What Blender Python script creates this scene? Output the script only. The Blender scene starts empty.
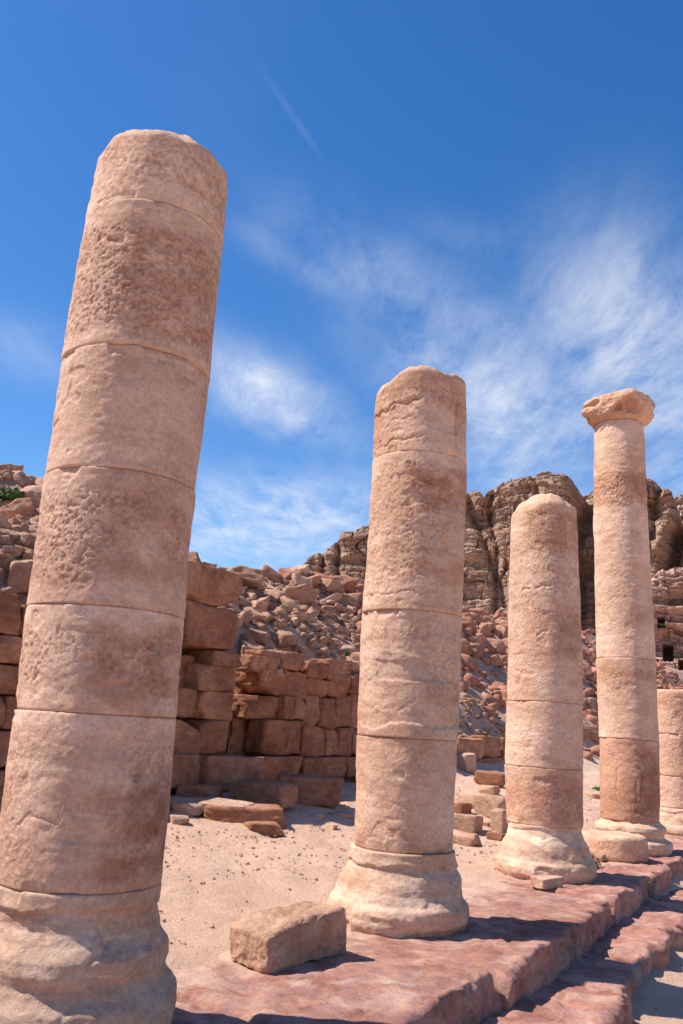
import bpy, math, random
import numpy as np
from mathutils import Matrix, Vector
rad = math.radians
random.seed(7)
scene = bpy.context.scene
COL = scene.collection

# ------------------------------------------------------------------ camera
FPX, PITCH, ROLL, EYE = 870.0, rad(13.7817), rad(3.3021), 1.44
W, H_ = 683, 1024
cp, sp = math.cos(PITCH), math.sin(PITCH)
F = np.array([0, cp, sp]); R0 = np.array([1, 0, 0.]); U0 = np.array([0, -sp, cp])
RV = math.cos(ROLL)*R0 + math.sin(ROLL)*U0
UV = math.cos(ROLL)*U0 - math.sin(ROLL)*R0
def ray(x, y): return F*FPX + RV*(x-W/2) - UV*(y-H_/2)
cam = bpy.data.cameras.new('camera'); co = bpy.data.objects.new('camera', cam); COL.objects.link(co)
cam.sensor_fit = 'VERTICAL'; cam.sensor_height = 24; cam.sensor_width = 16
cam.lens = FPX/H_*24; cam.clip_end = 9000; cam.clip_start = .05
m = Matrix.Identity(4)
for i in range(3):
    m[i][0] = RV[i]; m[i][1] = UV[i]; m[i][2] = -F[i]
m[2][3] = EYE
co.matrix_world = m
scene.camera = co

# ------------------------------------------------------------------ site frame: s runs along the colonnade, t across it (towards the street)
C2 = np.array([.628, 7.239]); UU = np.array([.5487, .8360]); NN = np.array([.8360, -.5487])
def st(X, Y): 
    dx = X-C2[0]; dy = Y-C2[1]
    return dx*UU[0]+dy*UU[1], dx*NN[0]+dy*NN[1]
def xy(s, t): return C2[0]+s*UU[0]+t*NN[0], C2[1]+s*UU[1]+t*NN[1]

# ------------------------------------------------------------------ noise
def _h(ix, iy, iz, seed):
    n = (ix.astype(np.int64)*374761393 + iy.astype(np.int64)*668265263 + iz.astype(np.int64)*2147483647 + seed*1274126177) & 0xffffffff
    n = ((n ^ (n >> 13))*1274126177) & 0xffffffff
    n = (n ^ (n >> 16)) & 0xffffffff
    n = (n*2246822519) & 0xffffffff
    n = n ^ (n >> 15)
    return (n & 0xffffff)/float(0xffffff)
def vn(x, y, z, seed=0):
    x, y, z = np.broadcast_arrays(np.asarray(x, float), np.asarray(y, float), np.asarray(z, float))
    ix, iy, iz = np.floor(x), np.floor(y), np.floor(z)
    fx, fy, fz = x-ix, y-iy, z-iz
    ix = ix.astype(np.int64); iy = iy.astype(np.int64); iz = iz.astype(np.int64)
    u = fx*fx*fx*(fx*(fx*6-15)+10); v = fy*fy*fy*(fy*(fy*6-15)+10); w = fz*fz*fz*(fz*(fz*6-15)+10)
    r = 0
    for a in (0, 1):
        for b in (0, 1):
            for c in (0, 1):
                r = r + _h(ix+a, iy+b, iz+c, seed)*(u if a else 1-u)*(v if b else 1-v)*(w if c else 1-w)
    return r*2-1
def fbm(x, y, z, o=4, seed=0, g=.5, l=2.03):
    r = 0; a = 1; n = 0
    for k in range(o):
        r = r + a*vn(x+k*17.3, y-k*9.1, z+k*5.7, seed+k); n += a; a *= g
        x = x*l; y = y*l; z = z*l
    return r/n*1.5
def ridge(x, y, z, o=4, seed=0):
    r = 0; a = 1; n = 0
    for k in range(o):
        r = r + a*(1-2*np.abs(vn(x+k*7.7, y, z-k*3.3, seed+k))); n += a; a *= .5
        x = x*2.1; y = y*2.1; z = z*2.1
    return r/n
def sstep(x, a, b):
    u = np.clip((x-a)/(b-a), 0, 1); return u*u*(3-2*u)

# ------------------------------------------------------------------ mesh + tagging helpers
def mesh(name, V, Fq, smooth=True):
    me = bpy.data.meshes.new(name)
    V = np.ascontiguousarray(V, dtype=np.float32).reshape(-1, 3)
    if isinstance(Fq, np.ndarray):
        n, k = Fq.shape
        me.vertices.add(len(V)); me.vertices.foreach_set('co', V.ravel())
        me.loops.add(n*k); me.loops.foreach_set('vertex_index', Fq.astype(np.int32).ravel())
        me.polygons.add(n); me.polygons.foreach_set('loop_start', np.arange(n, dtype=np.int32)*k)
        me.polygons.foreach_set('loop_total', np.full(n, k, dtype=np.int32))
        me.update(calc_edges=True); me.validate()
    else:
        me.from_pydata(V.tolist(), [], Fq)
    me.polygons.foreach_set('use_smooth', np.full(len(me.polygons), smooth, dtype=bool))
    me.update()
    return me
def link(name, me, mat, parent=None, loc=(0, 0, 0), rot=(0, 0, 0)):
    o = bpy.data.objects.new(name, me); COL.objects.link(o)
    if mat is not None and not me.materials: me.materials.append(mat)
    o.location = loc; o.rotation_euler = rot
    if parent: o.parent = parent
    return o
def tag(o, label=None, cat=None, group=None, kind=None):
    if label: o['label'] = label
    if cat: o['category'] = cat
    if group: o['group'] = group
    if kind: o['kind'] = kind
    return o
def empty(name, loc, label, cat, group=None):
    o = bpy.data.objects.new(name, None); COL.objects.link(o); o.location = loc
    o.empty_display_size = .2
    return tag(o, label, cat, group)
def gridfaces(nu, nv, wrapu=False):
    """vertices indexed [v*nu+u]"""
    U = nu if wrapu else nu-1
    u = np.arange(U); v = np.arange(nv-1)
    uu, vv = np.meshgrid(u, v)
    u1 = (uu+1) % nu
    return np.stack([vv*nu+uu, vv*nu+u1, (vv+1)*nu+u1, (vv+1)*nu+uu], -1).reshape(-1, 4)

# ------------------------------------------------------------------ materials
def mat_new(name):
    m = bpy.data.materials.new(name); m.use_nodes = True
    nt = m.node_tree; b = nt.nodes['Principled BSDF']
    b.inputs['Roughness'].default_value = .92
    b.inputs['Specular IOR Level'].default_value = .15
    return m, nt, b
class NB:
    def __init__(s, nt): s.nt = nt
    def n(s, t, **k):
        x = s.nt.nodes.new(t)
        for a, v in k.items(): setattr(x, a, v)
        return x
    def l(s, a, b): s.nt.links.new(a, b)
    def noise(s, vec, scale, det=6, rough=.6, dist=0, sc=None):
        if sc:
            mp = s.n('ShaderNodeMapping'); mp.inputs['Scale'].default_value = sc; s.l(vec, mp.inputs['Vector']); vec = mp.outputs[0]
        x = s.n('ShaderNodeTexNoise'); x.inputs['Scale'].default_value = scale; x.inputs['Detail'].default_value = det
        x.inputs['Roughness'].default_value = rough; x.inputs['Distortion'].default_value = dist; s.l(vec, x.inputs['Vector'])
        return x.outputs['Fac']
    def ramp(s, fac, stops):
        x = s.n('ShaderNodeValToRGB'); e = x.color_ramp.elements
        while len(e) < len(stops): e.new(.5)
        for i, (p, c) in enumerate(stops):
            e[i].position = p; e[i].color = (*c, 1) if len(c) == 3 else c
        s.l(fac, x.inputs[0]); return x.outputs[0]
    def g(s, fac, a, b):
        return s.ramp(fac, [(a, (0, 0, 0)), (b, (1, 1, 1))])
    def mix(s, fac, a, b, mode='MIX'):
        x = s.n('ShaderNodeMix', data_type='RGBA', blend_type=mode)
        for sock, v in ((x.inputs[0], fac), (x.inputs[6], a), (x.inputs[7], b)):
            if isinstance(v, (int, float)): sock.default_value = v
            elif isinstance(v, tuple): sock.default_value = (*v, 1)
            else: s.l(v, sock)
        return x.outputs[2]
    def math(s, op, a, b=None, c=None):
        x = s.n('ShaderNodeMath', operation=op)
        for i, v in enumerate((a, b, c)):
            if v is None: continue
            if isinstance(v, (int, float)): x.inputs[i].default_value = v
            else: s.l(v, x.inputs[i])
        return x.outputs[0]
    def bump(s, h, dist, strength=1, prev=None):
        x = s.n('ShaderNodeBump'); x.inputs['Distance'].default_value = dist; x.inputs['Strength'].default_value = strength
        s.l(h, x.inputs['Height'])
        if prev: s.l(prev, x.inputs['Normal'])
        return x.outputs[0]

def stone_mat(name, c1, c2, c3, c4=None, band=.0, scale=1., bumpd=.004, rand=.0, tint=False, pit=0., spot=.25, mott=.42):
    """c1/c2 broad patches, c3 veins/bands, c4 dark grime"""
    m, nt, b = mat_new(name); B = NB(nt)
    geo = B.n('ShaderNodeNewGeometry'); P = geo.outputs['Position']
    n1 = B.noise(P, 1.9*scale, 7, .66, .5)
    col = B.mix(B.g(n1, .40, .60), c1, c2)
    nb = B.noise(P, 1.2*scale, 8, .66, 1.2, sc=(1.1, 1.1, 4.5))
    if band > 0:
        col = B.mix(B.math('MULTIPLY', B.g(nb, .5, .66), band), col, c3)
        nb2 = B.noise(P, 2.3*scale, 4, .5, .8, sc=(1, 1, 9))
        col = B.mix(B.math('MULTIPLY', B.g(nb2, .58, .7), band*.6), col, tuple(min(1, v*1.3+.05) for v in c1))
    if c4:
        n4 = B.noise(P, 3.1*scale, 8, .7)
        col = B.mix(B.math('MULTIPLY', B.g(n4, .56, .72), spot), col, c4)
    nm = B.noise(P, 7.5*scale, 8, .72, .3, sc=(1, 1, 1.6))
    col = B.mix(mott, col, B.mix(1.0, col, B.ramp(nm, [(.34, (.60, .52, .48)), (.5, (1, 1, 1)), (.66, (1.28, 1.28, 1.26))]), 'MULTIPLY'))
    nl = B.noise(P, .9*scale, 4, .55, .8, sc=(1, 1, 1.8))
    col = B.mix(mott*.7, col, B.mix(1.0, col, B.ramp(nl, [(.36, (.70, .58, .52)), (.52, (1, 1, 1)), (.66, (1.16, 1.18, 1.2))]), 'MULTIPLY'))
    nf = B.noise(P, 42*scale, 6, .75)
    col = B.mix(.5, col, B.mix(1.0, col, B.ramp(nf, [(.28, (.45, .42, .4)), (.62, (1.25, 1.25, 1.25))]), 'MULTIPLY'))
    if rand > 0:
        oi = B.n('ShaderNodeObjectInfo')
        v = B.ramp(oi.outputs['Random'], [(0, (1-rand, 1-rand*1.1, 1-rand*1.2)), (.3, (1.05, 1.0, .97)), (.5, (1-rand*.5, 1-rand*1.0, 1-rand*1.2)), (.7, (1.02, 1.02, 1.0)), (1, (1+rand, 1+rand*.9, 1+rand*.8))])
        col = B.mix(1.0, col, v, 'MULTIPLY')
    if tint:
        oi = B.n('ShaderNodeObjectInfo'); col = B.mix(1.0, col, oi.outputs['Color'], 'MULTIPLY')
        at = B.n('ShaderNodeVertexColor'); at.layer_name = 'stone_tone'; col = B.mix(1.0, col, at.outputs['Color'], 'MULTIPLY')
    B.l(col, b.inputs['Base Color'])
    h1 = B.noise(P, 16*scale, 8, .72)
    h2 = B.noise(P, 95*scale, 6, .75)
    hs = B.math('ADD', h1, B.math('MULTIPLY', h2, .5))
    nrm = B.bump(hs, bumpd*4, .8)
    if pit > 0:
        vz = B.n('ShaderNodeTexVoronoi', feature='SMOOTH_F1'); vz.inputs['Scale'].default_value = 38; vz.inputs['Randomness'].default_value = 1
        wq = B.n('ShaderNodeVectorMath', operation='ADD'); B.l(P, wq.inputs[0])
        nq = B.n('ShaderNodeTexNoise'); nq.inputs['Scale'].default_value = 30; B.l(P, nq.inputs['Vector'])
        sc_ = B.n('ShaderNodeVectorMath', operation='SCALE'); sc_.inputs['Scale'].default_value = .03; B.l(nq.outputs['Color'], sc_.inputs[0])
        B.l(sc_.outputs[0], wq.inputs[1]); B.l(wq.outputs[0], vz.inputs['Vector'])
        msk = B.g(B.noise(P, 2.6, 3, .5), .47, .6)
        pits = B.math('MULTIPLY', B.g(vz.outputs['Distance'], .1, .62), msk)
        nrm = B.bump(pits, .012*pit, 1, nrm)
    B.l(nrm, b.inputs['Normal'])
    return m

M_col = stone_mat('column_sandstone', (.68, .475, .355), (.60, .39, .275), (.44, .235, .155), (.27, .155, .11), band=.42, bumpd=.0036, tint=True, pit=.3, spot=.34, mott=.28)
M_base = stone_mat('base_sandstone', (.64, .465, .35), (.56, .375, .27), (.46, .25, .165), (.31, .18, .13), band=.6, bumpd=.004, tint=True, spot=.38)
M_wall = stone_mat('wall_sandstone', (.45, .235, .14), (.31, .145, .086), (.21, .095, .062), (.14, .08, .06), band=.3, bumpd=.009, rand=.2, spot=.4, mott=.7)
M_rub = stone_mat('rubble_sandstone', (.56, .36, .25), (.44, .26, .18), (.36, .18, .12), (.16, .10, .08), band=.3, bumpd=.007, rand=.24, spot=.4, mott=.6)
M_loose = stone_mat('loose_sandstone', (.54, .36, .26), (.46, .285, .195), (.42, .235, .16), (.27, .16, .11), band=.3, bumpd=.007, rand=.08, spot=.35, mott=.6)
M_step = stone_mat('step_sandstone', (.53, .30, .225), (.37, .165, .12), (.30, .13, .10), (.14, .07, .06), band=.0, scale=.9, bumpd=.007, spot=.5, mott=.8, rand=.14)
# extra veining for the steps
def vein():
    nt = M_step.node_tree; B = NB(nt); b = nt.nodes['Principled BSDF']
    src = b.inputs['Base Color'].links[0].from_socket
    P = B.n('ShaderNodeNewGeometry').outputs['Position']
    w = B.noise(P, 1.3, 7, .6, 2.2, sc=(1.4, 1.4, 3))
    c = B.mix(B.math('MULTIPLY', B.ramp(w, [(.44, (0, 0, 0)), (.5, (1, 1, 1)), (.53, (.2, .2, .2)), (.6, (0, 0, 0))]), .6), src, (.37, .2, .2))
    w2 = B.noise(P, 2.1, 8, .65, 1.5)
    c = B.mix(B.math('MULTIPLY', B.g(w2, .52, .66), .55), c, (.66, .48, .38))
    w3 = B.noise(P, 4.7, 6, .65, .7)
    c = B.mix(B.math('MULTIPLY', B.g(w3, .6, .7), .4), c, (.56, .47, .44))
    dn = B.n('ShaderNodeVectorMath', operation='DOT_PRODUCT'); B.l(P, dn.inputs[0]); dn.inputs[1].default_value = (.836, -.5487, 0)
    tt = B.math('ADD', dn.outputs['Value'], float(-(C2[0]*.836-C2[1]*.5487)))
    nz = B.noise(P, 3.2, 8, .68)
    msk = B.math('ADD', B.math('MULTIPLY', nz, 2.2), B.math('MULTIPLY', tt, -1.0))
    gz = B.n('ShaderNodeSeparateXYZ'); B.l(B.n('ShaderNodeNewGeometry').outputs['Normal'], gz.inputs[0])
    msk = B.math('MULTIPLY', B.g(B.math('MULTIPLY', msk, .5), .42, .72), B.g(gz.outputs[2], .7, .95))
    c = B.mix(B.math('MULTIPLY', msk, .85), c, (.64, .44, .335))
    c = B.mix(B.math('MULTIPLY', B.g(B.noise(P, 14, 6, .7), .5, .7), .35), c, (.30, .16, .14))
    B.l(c, b.inputs['Base Color'])
vein()

def ground_mat():
    m, nt, b = mat_new('sandy_ground'); B = NB(nt)
    P = B.n('ShaderNodeNewGeometry').outputs['Position']
    col = B.mix(B.g(B.noise(P, .9, 5, .6), .38, .62), (.73, .49, .355), (.65, .42, .30))
    col = B.mix(B.math('MULTIPLY', B.g(B.noise(P, 6, 8, .7), .55, .7), .5), col, (.50, .32, .235))
    col = B.mix(B.math('MULTIPLY', B.g(B.noise(P, 55, 5, .7), .56, .68), .55), col, (.33, .21, .16))
    col = B.mix(B.math('MULTIPLY', B.g(B.noise(P, 75, 5, .7), .60, .7), .5), col, (.75, .58, .46))
    sz = B.n('ShaderNodeSeparateXYZ'); B.l(P, sz.inputs[0])
    hi = B.math('ADD', sz.outputs[2], B.math('MULTIPLY', B.noise(P, 1.2, 5, .6), .8))
    col = B.mix(B.math('MULTIPLY', B.g(B.math('MULTIPLY', hi, .25), .3, .5), .8), col, B.mix(B.g(B.noise(P, 5, 8, .75), .4, .6), (.33, .20, .15), (.52, .34, .25)))
    B.l(col, b.inputs['Base Color'])
    h = B.math('ADD', B.noise(P, 11, 8, .7), B.math('MULTIPLY', B.noise(P, 45, 6, .75), .6))
    B.l(B.bump(h, .045, 1), b.inputs['Normal'])
    return m
M_ground = ground_mat()
M_red = stone_mat('red_rubble_sandstone', (.46, .25, .17), (.36, .18, .125), (.30, .14, .10), (.13, .08, .07), band=.3, bumpd=.006, rand=.25, spot=.45)

def cliff_mat(name, a, b_, c, s=1.):
    m, nt, b = mat_new(name); B = NB(nt)
    P = B.n('ShaderNodeNewGeometry').outputs['Position']
    col = B.mix(B.g(B.noise(P, .045*s, 6, .6, .6), .4, .6), a, b_)
    st_ = B.noise(P, .05*s, 8, .65, .4, sc=(.6, .6, 7))
    col = B.mix(B.math('MULTIPLY', B.g(st_, .48, .62), .7), col, c)
    col = B.mix(B.math('MULTIPLY', B.g(B.noise(P, .35*s, 8, .7, .3, sc=(1, 1, 2.5)), .53, .68), .5), col, tuple(v*.6 for v in c))
    # dark run-off stains
    stn = B.noise(P, .16*s, 6, .6, .2, sc=(1.6, 1.6, .18))
    col = B.mix(B.math('MULTIPLY', B.g(stn, .57, .72), .35), col, tuple(v*.55 for v in a))
    B.l(col, b.inputs['Base Color'])
    h = B.math('ADD', B.noise(P, .5*s, 10, .72, .2, sc=(1, 1, 2.2)), B.math('MULTIPLY', B.noise(P, 2.6*s, 6, .7, sc=(1, 1, 2)), .3))
    B.l(B.bump(h, 1.3/s, 1), b.inputs['Normal'])
    return m
M_cliff = cliff_mat('cliff_rock', (.50, .335, .245), (.38, .235, .17), (.55, .39, .29))
M_out = cliff_mat('outcrop_rock', (.60, .40, .32), (.52, .31, .25), (.64, .46, .38), s=3.)
def plain(name, c, rough=.9):
    m, nt, b = mat_new(name); B = NB(nt)
    P = B.n('ShaderNodeNewGeometry').outputs['Position']
    B.l(B.mix(B.noise(P, 30, 3), tuple(v*.6 for v in c), tuple(v*1.4 for v in c)), b.inputs['Base Color'])
    b.inputs['Roughness'].default_value = rough
    return m
M_leaf = plain('leaf_green', (.07, .12, .035)); M_dry = plain('dry_stem', (.24, .17, .09))

# ------------------------------------------------------------------ ground
LT = [-4000, -200, -60, -30, -16, -13, -11.5, -10, -8, -6.4, -5.95, -5.85, -5.8, -4.4, -3, -1.6, -.8, -.35, -.1, .1, .6, 1.0, 1.3, 1.7, 4, 4000]
LZ = [3, 3, 3.2, 3.6, 4.6, 5.3, 5.9, 5.5, 4.3, 3.1, 2.15, 1.6, .5, .42, .26, .10, .035, .012, -.02, -.07, -.12, -.3, -.36, -.44, -.46, -.46]
RT = [-4000, -200, -60, -30, -16, -13, -11.5, -10, -8, -6.4, -5.95, -5.85, -5.8, -4.4, -3, -1.6, -.8, -.35, -.1, .1, .6, 1.0, 1.3, 1.7, 4, 4000]
RZ = [3, 3, 3.4, 3.8, 4.8, 5.6, 5.7, 4.6, 3.0, 2.0, 1.36, 1.22, 1.15, .55, .34, .14, .05, .015, -.02, -.07, -.12, -.3, -.36, -.44, -.46, -.46]
def Hst(s, t, fine=True):
    s = np.asarray(s, float); t = np.asarray(t, float)
    k = sstep(s, 7.5, 11)
    z = np.interp(t, LT, LZ)*(1-k)+np.interp(t, RT, RZ)*k
    z = z*(1+.25*sstep(s, 15, 45)*sstep(-t, 5, 11))
    z = z-sstep(-t, 6.2, 9.5)*(.35+.95*(1-sstep(s, .5, 3.5)))*(1-sstep(s, 12, 18))*(1-sstep(-t, 30, 60))
    near = 1-sstep(np.hypot(s, t), 120, 400)
    slope = sstep(-t, 5.2, 7.5)
    z = z + near*slope*(.42*fbm(s*.28, t*.28, 0, 4, 3) + .22*fbm(s*1.1, t*1.1, 3, 3, 5))
    front = sstep(-t, -.3, 1.2)*(1-slope)*near
    z = z + front*(.05*fbm(s*.45, t*.45, 1, 3, 8))
    if fine:
        z = z + near*(sstep(-t, -.2, .5)+sstep(t, 1.6, 2.2))*(.024*fbm(s*4.2, t*4.2, 0, 3, 11, .5) - .012*np.maximum(0, fbm(s*6.5, t*6.5, 5, 2, 21)))
    return z
def Hxy(X, Y, fine=True):
    s, t = st(X, Y); return Hst(s, t, fine)
def ghit(x, y, zoff=0.):
    """where the line of sight through a measured image point meets the ground"""
    d = ray(x, y); d = d/np.linalg.norm(d)
    L = np.arange(3, 90, .02)
    P = np.array([0, 0, EYE])[None]+L[:, None]*d[None]
    below = P[:, 2] < Hxy(P[:, 0], P[:, 1], False)+zoff
    i = int(np.argmax(below)) if below.any() else 0
    return P[i]
def axis(lo, hi, step, far, g=1.09):
    a = list(np.arange(lo, hi+1e-6, step)); d = step; v = hi
    while v < far: d *= g; v += d; a.append(v)
    d = step; v = lo
    while v > -far: d *= g; v -= d; a.insert(0, v)
    return np.array(a)
sa = axis(-6, 17, .06, 3500, 1.07); ta = np.array(sorted(set(list(axis(-7, 2.6, .05, 3500, 1.06)))))
S_, T_ = np.meshgrid(sa, ta)
X_, Y_ = xy(S_, T_)
V = np.stack([X_, Y_, Hst(S_, T_)], -1).reshape(-1, 3)
g = gridfaces(len(sa), len(ta))[:, ::-1]
# make sure it faces up
gr = link('ground', mesh('ground', V, g), M_ground); tag(gr, kind='structure')
bpy_up = gr.data.polygons[0].normal.z
if bpy_up < 0: gr.data.flip_normals()

# ------------------------------------------------------------------ rocks
def cube_dirs(N):
    """verts/faces of a subdivided cube, merged"""
    idx = {}; V = []; Fc = []
    def vid(p):
        if p not in idx: idx[p] = len(V); V.append(p)
        return idx[p]
    for ax in range(3):
        for sgn in (0, N):
            for i in range(N):
                for j in range(N):
                    q = []
                    for (a, b) in ((i, j), (i+1, j), (i+1, j+1), (i, j+1)):
                        p = [0, 0, 0]; p[ax] = sgn; p[(ax+1) % 3] = a; p[(ax+2) % 3] = b; q.append(vid(tuple(p)))
                    if sgn == 0: q.reverse()
                    Fc.append(q)
    V = np.array(V, float)/N*2-1
    V = np.sin(V*math.pi/4)/math.sin(math.pi/4)
    return V, np.array(Fc)
_cd = {}
def rock_verts(N, dims, seed, cuts=5, p=14, noise=.05, tilt=.1, cutd=(.75, 1.15), fr=1.6, scale_n=1.):
    if N not in _cd: _cd[N] = cube_dirs(N)
    V, Fc = _cd[N]; rs = np.random.RandomState(seed)
    D = V/np.linalg.norm(V, axis=1)[:, None]
    pl = []
    for ax in range(3):
        for sg in (-1, 1):
            n = np.zeros(3); n[ax] = sg; n += rs.normal(0, tilt, 3); n /= np.linalg.norm(n); pl.append((n, rs.uniform(.88, 1.0)))
    for _ in range(cuts):
        n = rs.normal(0, 1, 3); n /= np.linalg.norm(n); pl.append((n, rs.uniform(*cutd)))
    acc = np.zeros(len(D))
    for n, d in pl: acc += np.maximum(0, D@n/d)**p
    r = acc**(-1/p)
    o = rs.uniform(0, 50, 3)
    Q = D*r[:, None]
    nz = fbm(Q[:, 0]*fr+o[0], Q[:, 1]*fr+o[1], Q[:, 2]*fr+o[2], 5, seed % 97, .55)
    ch = np.maximum(0, ridge(Q[:, 0]*fr*.9+o[1], Q[:, 1]*fr*.9, Q[:, 2]*fr*1.4+o[0], 3, seed % 89)-.35)
    r = r*(1+noise*nz-noise*1.2*ch)
    P = D*r[:, None]*np.array(dims)/2
    return P, Fc
def rock_mesh(name, N, dims, seed, **k):
    P, Fc = rock_verts(N, dims, seed, **k); return mesh(name, P, Fc)
def put_rock(name, label, cat, px, size, seed, mat=None, rot=0., sink=.06, N=18, group=None, tiltx=0., **k):
    """stone standing on the ground where image point px (its base) lies; size in metres"""
    p = ghit(*px)
    me = rock_mesh(name, N, size, seed, **k)
    z = float(Hxy(p[0], p[1], False))+size[2]/2-sink
    o = link(name, me, mat or M_loose, None, (p[0], p[1]+size[1]*.3, z), (tiltx, tiltx*.5, rot))
    tag(o, label, cat, group); return o

# ------------------------------------------------------------------ columns
def col_part(name, parent, prof, z0, z1, seed, mat, swirl=.022, nth=320, dz=.012, bevel=.004, pitamp=.0, low=.006, feats=(), topf=None, tint=(1, 1, 1),
             erode=0., smoothpatch=True, base=False, ragged=None, gap=.0012, chips=1., pitband=None, stains=()):
    """one stone of a column: prof(z)->(r, cx), z measured above the stylobate; displaced surface, closed caps"""
    zc = z0+gap; zt = z1-gap
    nz_ = max(8, int((zt-zc)/dz))
    v = np.linspace(0, 1, nz_+1)
    th = np.arange(nth)/nth*2*math.pi
    TH, VV = np.meshgrid(th, v)
    ct, sn = np.cos(TH), np.sin(TH)
    ztop = zt
    if topf is not None: ztop = zt+topf(ct*.38, sn*.38)
    Z = zc+VV*(ztop-zc)
    r, cx = prof(Z)
    ox = parent.location.x*3.1; oy = parent.location.y*2.3
    nx, ny = ct*r+ox, sn*r+oy
    d = low*fbm(nx*2.2, ny*2.2, Z*2.2, 3, seed)
    d = d + .0028*fbm(nx*14, ny*14, Z*20, 3, seed+3)
    # picked, pitted field that leaves the smoother margin at the joints
    if pitamp:
        fld = sstep(fbm(nx*1.6, ny*1.6, Z*2.1, 3, seed+7), -.25, .2)
        wob = .05*fbm(nx*4, ny*4, Z*4, 2, seed+21)
        mg = sstep(Z-z0+wob, .03, .11)*sstep(z1-Z+wob, .05, .16) if smoothpatch else 1.
        if pitband is not None: fld = np.maximum(fld*.25, sstep(Z+wob*.5, pitband[0]-.02, pitband[0]+.02)*sstep(-Z+wob*.5, -pitband[1]-.02, -pitband[1]+.02)); mg = 1.
        nn = fbm(nx*48, ny*48, Z*56, 3, seed+9, .68)
        d = d - pitamp*fld*mg*(np.maximum(-.12, nn)+.25)
    # sparse pocks and scratches
    pd = (fld*mg*np.clip(nn+.25, 0, .8) if pitamp else 0*Z)
    pk = fbm(nx*7, ny*7, Z*9, 2, seed+13)
    d = d - .007*sstep(pk, .68, .95)
    if erode: 
        q = fbm(nx*.8, ny*.8, Z*5.5+.5*fbm(nx, ny, Z, 2, seed+31), 4, seed+33); d = d + erode*q
    e = np.minimum(Z-zc, 9) ; e2 = ztop-Z
    bv = bevel*(1+.7*fbm(nx*5, ny*5, Z*0+seed, 3, seed+15))
    d = d - bv*np.clip(1-e/.010, 0, 1)**2 - bv*np.clip(1-e2/.010, 0, 1)**2*(1 if topf is None else 2.5)
    # chipped arrises
    cn = fbm(nx*6, ny*6, Z*0+3.3*seed, 3, seed+17)
    cw = .012+.055*sstep(cn, .35, .8)
    d = d - chips*.016*sstep(cn, .35, .8)*np.clip(1-e2/cw, 0, 1)**.7
    cn = fbm(nx*6, ny*6, Z*0-5.1*seed, 3, seed+19)
    cw = .012+.05*sstep(cn, .4, .8)
    d = d - chips*.014*sstep(cn, .4, .8)*np.clip(1-e/cw, 0, 1)**.7
    if topf is not None: d = d - .03*np.clip(1-e2/.06, 0, 1)**2
    pitd = np.zeros_like(Z)
    # view-independent features: (theta_deg0, theta_deg1, z0, z1, depth, width, kind)
    thd = (np.degrees(TH)+360) % 360
    for f in feats:
        a0, a1, fz0, fz1, dep, wid, kind = f
        u = (thd-a0)/(a1-a0); inside = sstep(u, 0, .06)*sstep(1-u, 0, .06)
        zl = fz0+(fz1-fz0)*u
        if kind == 'crack':
            zl = zl+.03*fbm(thd*.11, Z*0, Z*0+seed, 4, seed+41)
            d = d - dep*inside*np.exp(-((Z-zl)/wid)**2)
        elif kind == 'vcrack':   # vertical crack at angle a0, between fz0 and fz1
            tl = a0+3*fbm(Z*6, Z*0, Z*0+seed, 3, seed+43)
            d = d - dep*np.exp(-(((thd-tl)*.4*math.pi/180)/wid)**2)*sstep(Z, fz0, fz0+.03)*sstep(-Z, -fz1, -fz1+.03)
        elif kind == 'patch':    # spalled area, sharp ragged rim
            n_ = .25*fbm(nx*4, ny*4, Z*4, 4, seed+47)
            q = np.maximum(np.abs((thd-(a0+a1)/2)/((a1-a0)/2)), np.abs((Z-(fz0+fz1)/2)/((fz1-fz0)/2)))+n_
            d = d - dep*(1-sstep(q, .9, .9+wid))
        elif kind == 'ledge':    # surface above the ragged line stands proud
            zl = fz0+.05*fbm(thd*.045, Z*0, Z*0+seed, 4, seed+53)
            d = d + dep*sstep(Z, zl, zl+wid)*inside
    if ragged is not None:
        zr, dep, amp = ragged
        zl = zr+amp*fbm(nx*3.2, ny*3.2, Z*0+seed, 4, seed+61)
        d = d + dep*sstep(Z, zl, zl+.006)
    if base:
        # melted, wind-worn mouldings: bands that dip and die out round the stone
        wv = fbm(nx*1.1, ny*1.1, Z*1.2+seed, 3, seed+71)
        d = d + swirl*fbm(nx*1.0+2, ny*1.0, (Z+.20*ct*.5+.14*wv)*5.2, 3, seed+73)*sstep(z1-Z, .02, .14)
        d = d + .014*fbm(nx*2.5, ny*2.5, Z*3, 3, seed+75)*sstep(z1-Z, .02, .14)
        d = d + .006*fbm(nx*9, ny*9, Z*16, 4, seed+79)*sstep(z1-Z, .02, .14) - .018*sstep(fbm(nx*3.1, ny*3.1, Z*4, 3, seed+81), .4, .6)*sstep(z1-Z, .05, .16)
        d = d - .010*sstep(ridge(nx*1.6, ny*1.6, Z*3.5, 2, seed+83), .8, .97)
        d = d - .03*sstep(.07-Z, 0, .05)*np.maximum(0, fbm(nx*7, ny*7, Z*9, 3, seed+77)+.35)
    R = r+d
    P = np.stack([ct*R+cx, sn*R, Z], -1).reshape(-1, 3)
    Fq = gridfaces(nth, nz_+1, True)
    # caps
    verts = [P]; faces = [Fq]; nb = len(P)
    rings = 14
    lastring = np.arange(nth)+nz_*nth
    prev = lastring; basept = P[lastring]
    cxx = float(np.mean(basept[:, 0])); cyy = float(np.mean(basept[:, 1]))
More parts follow.
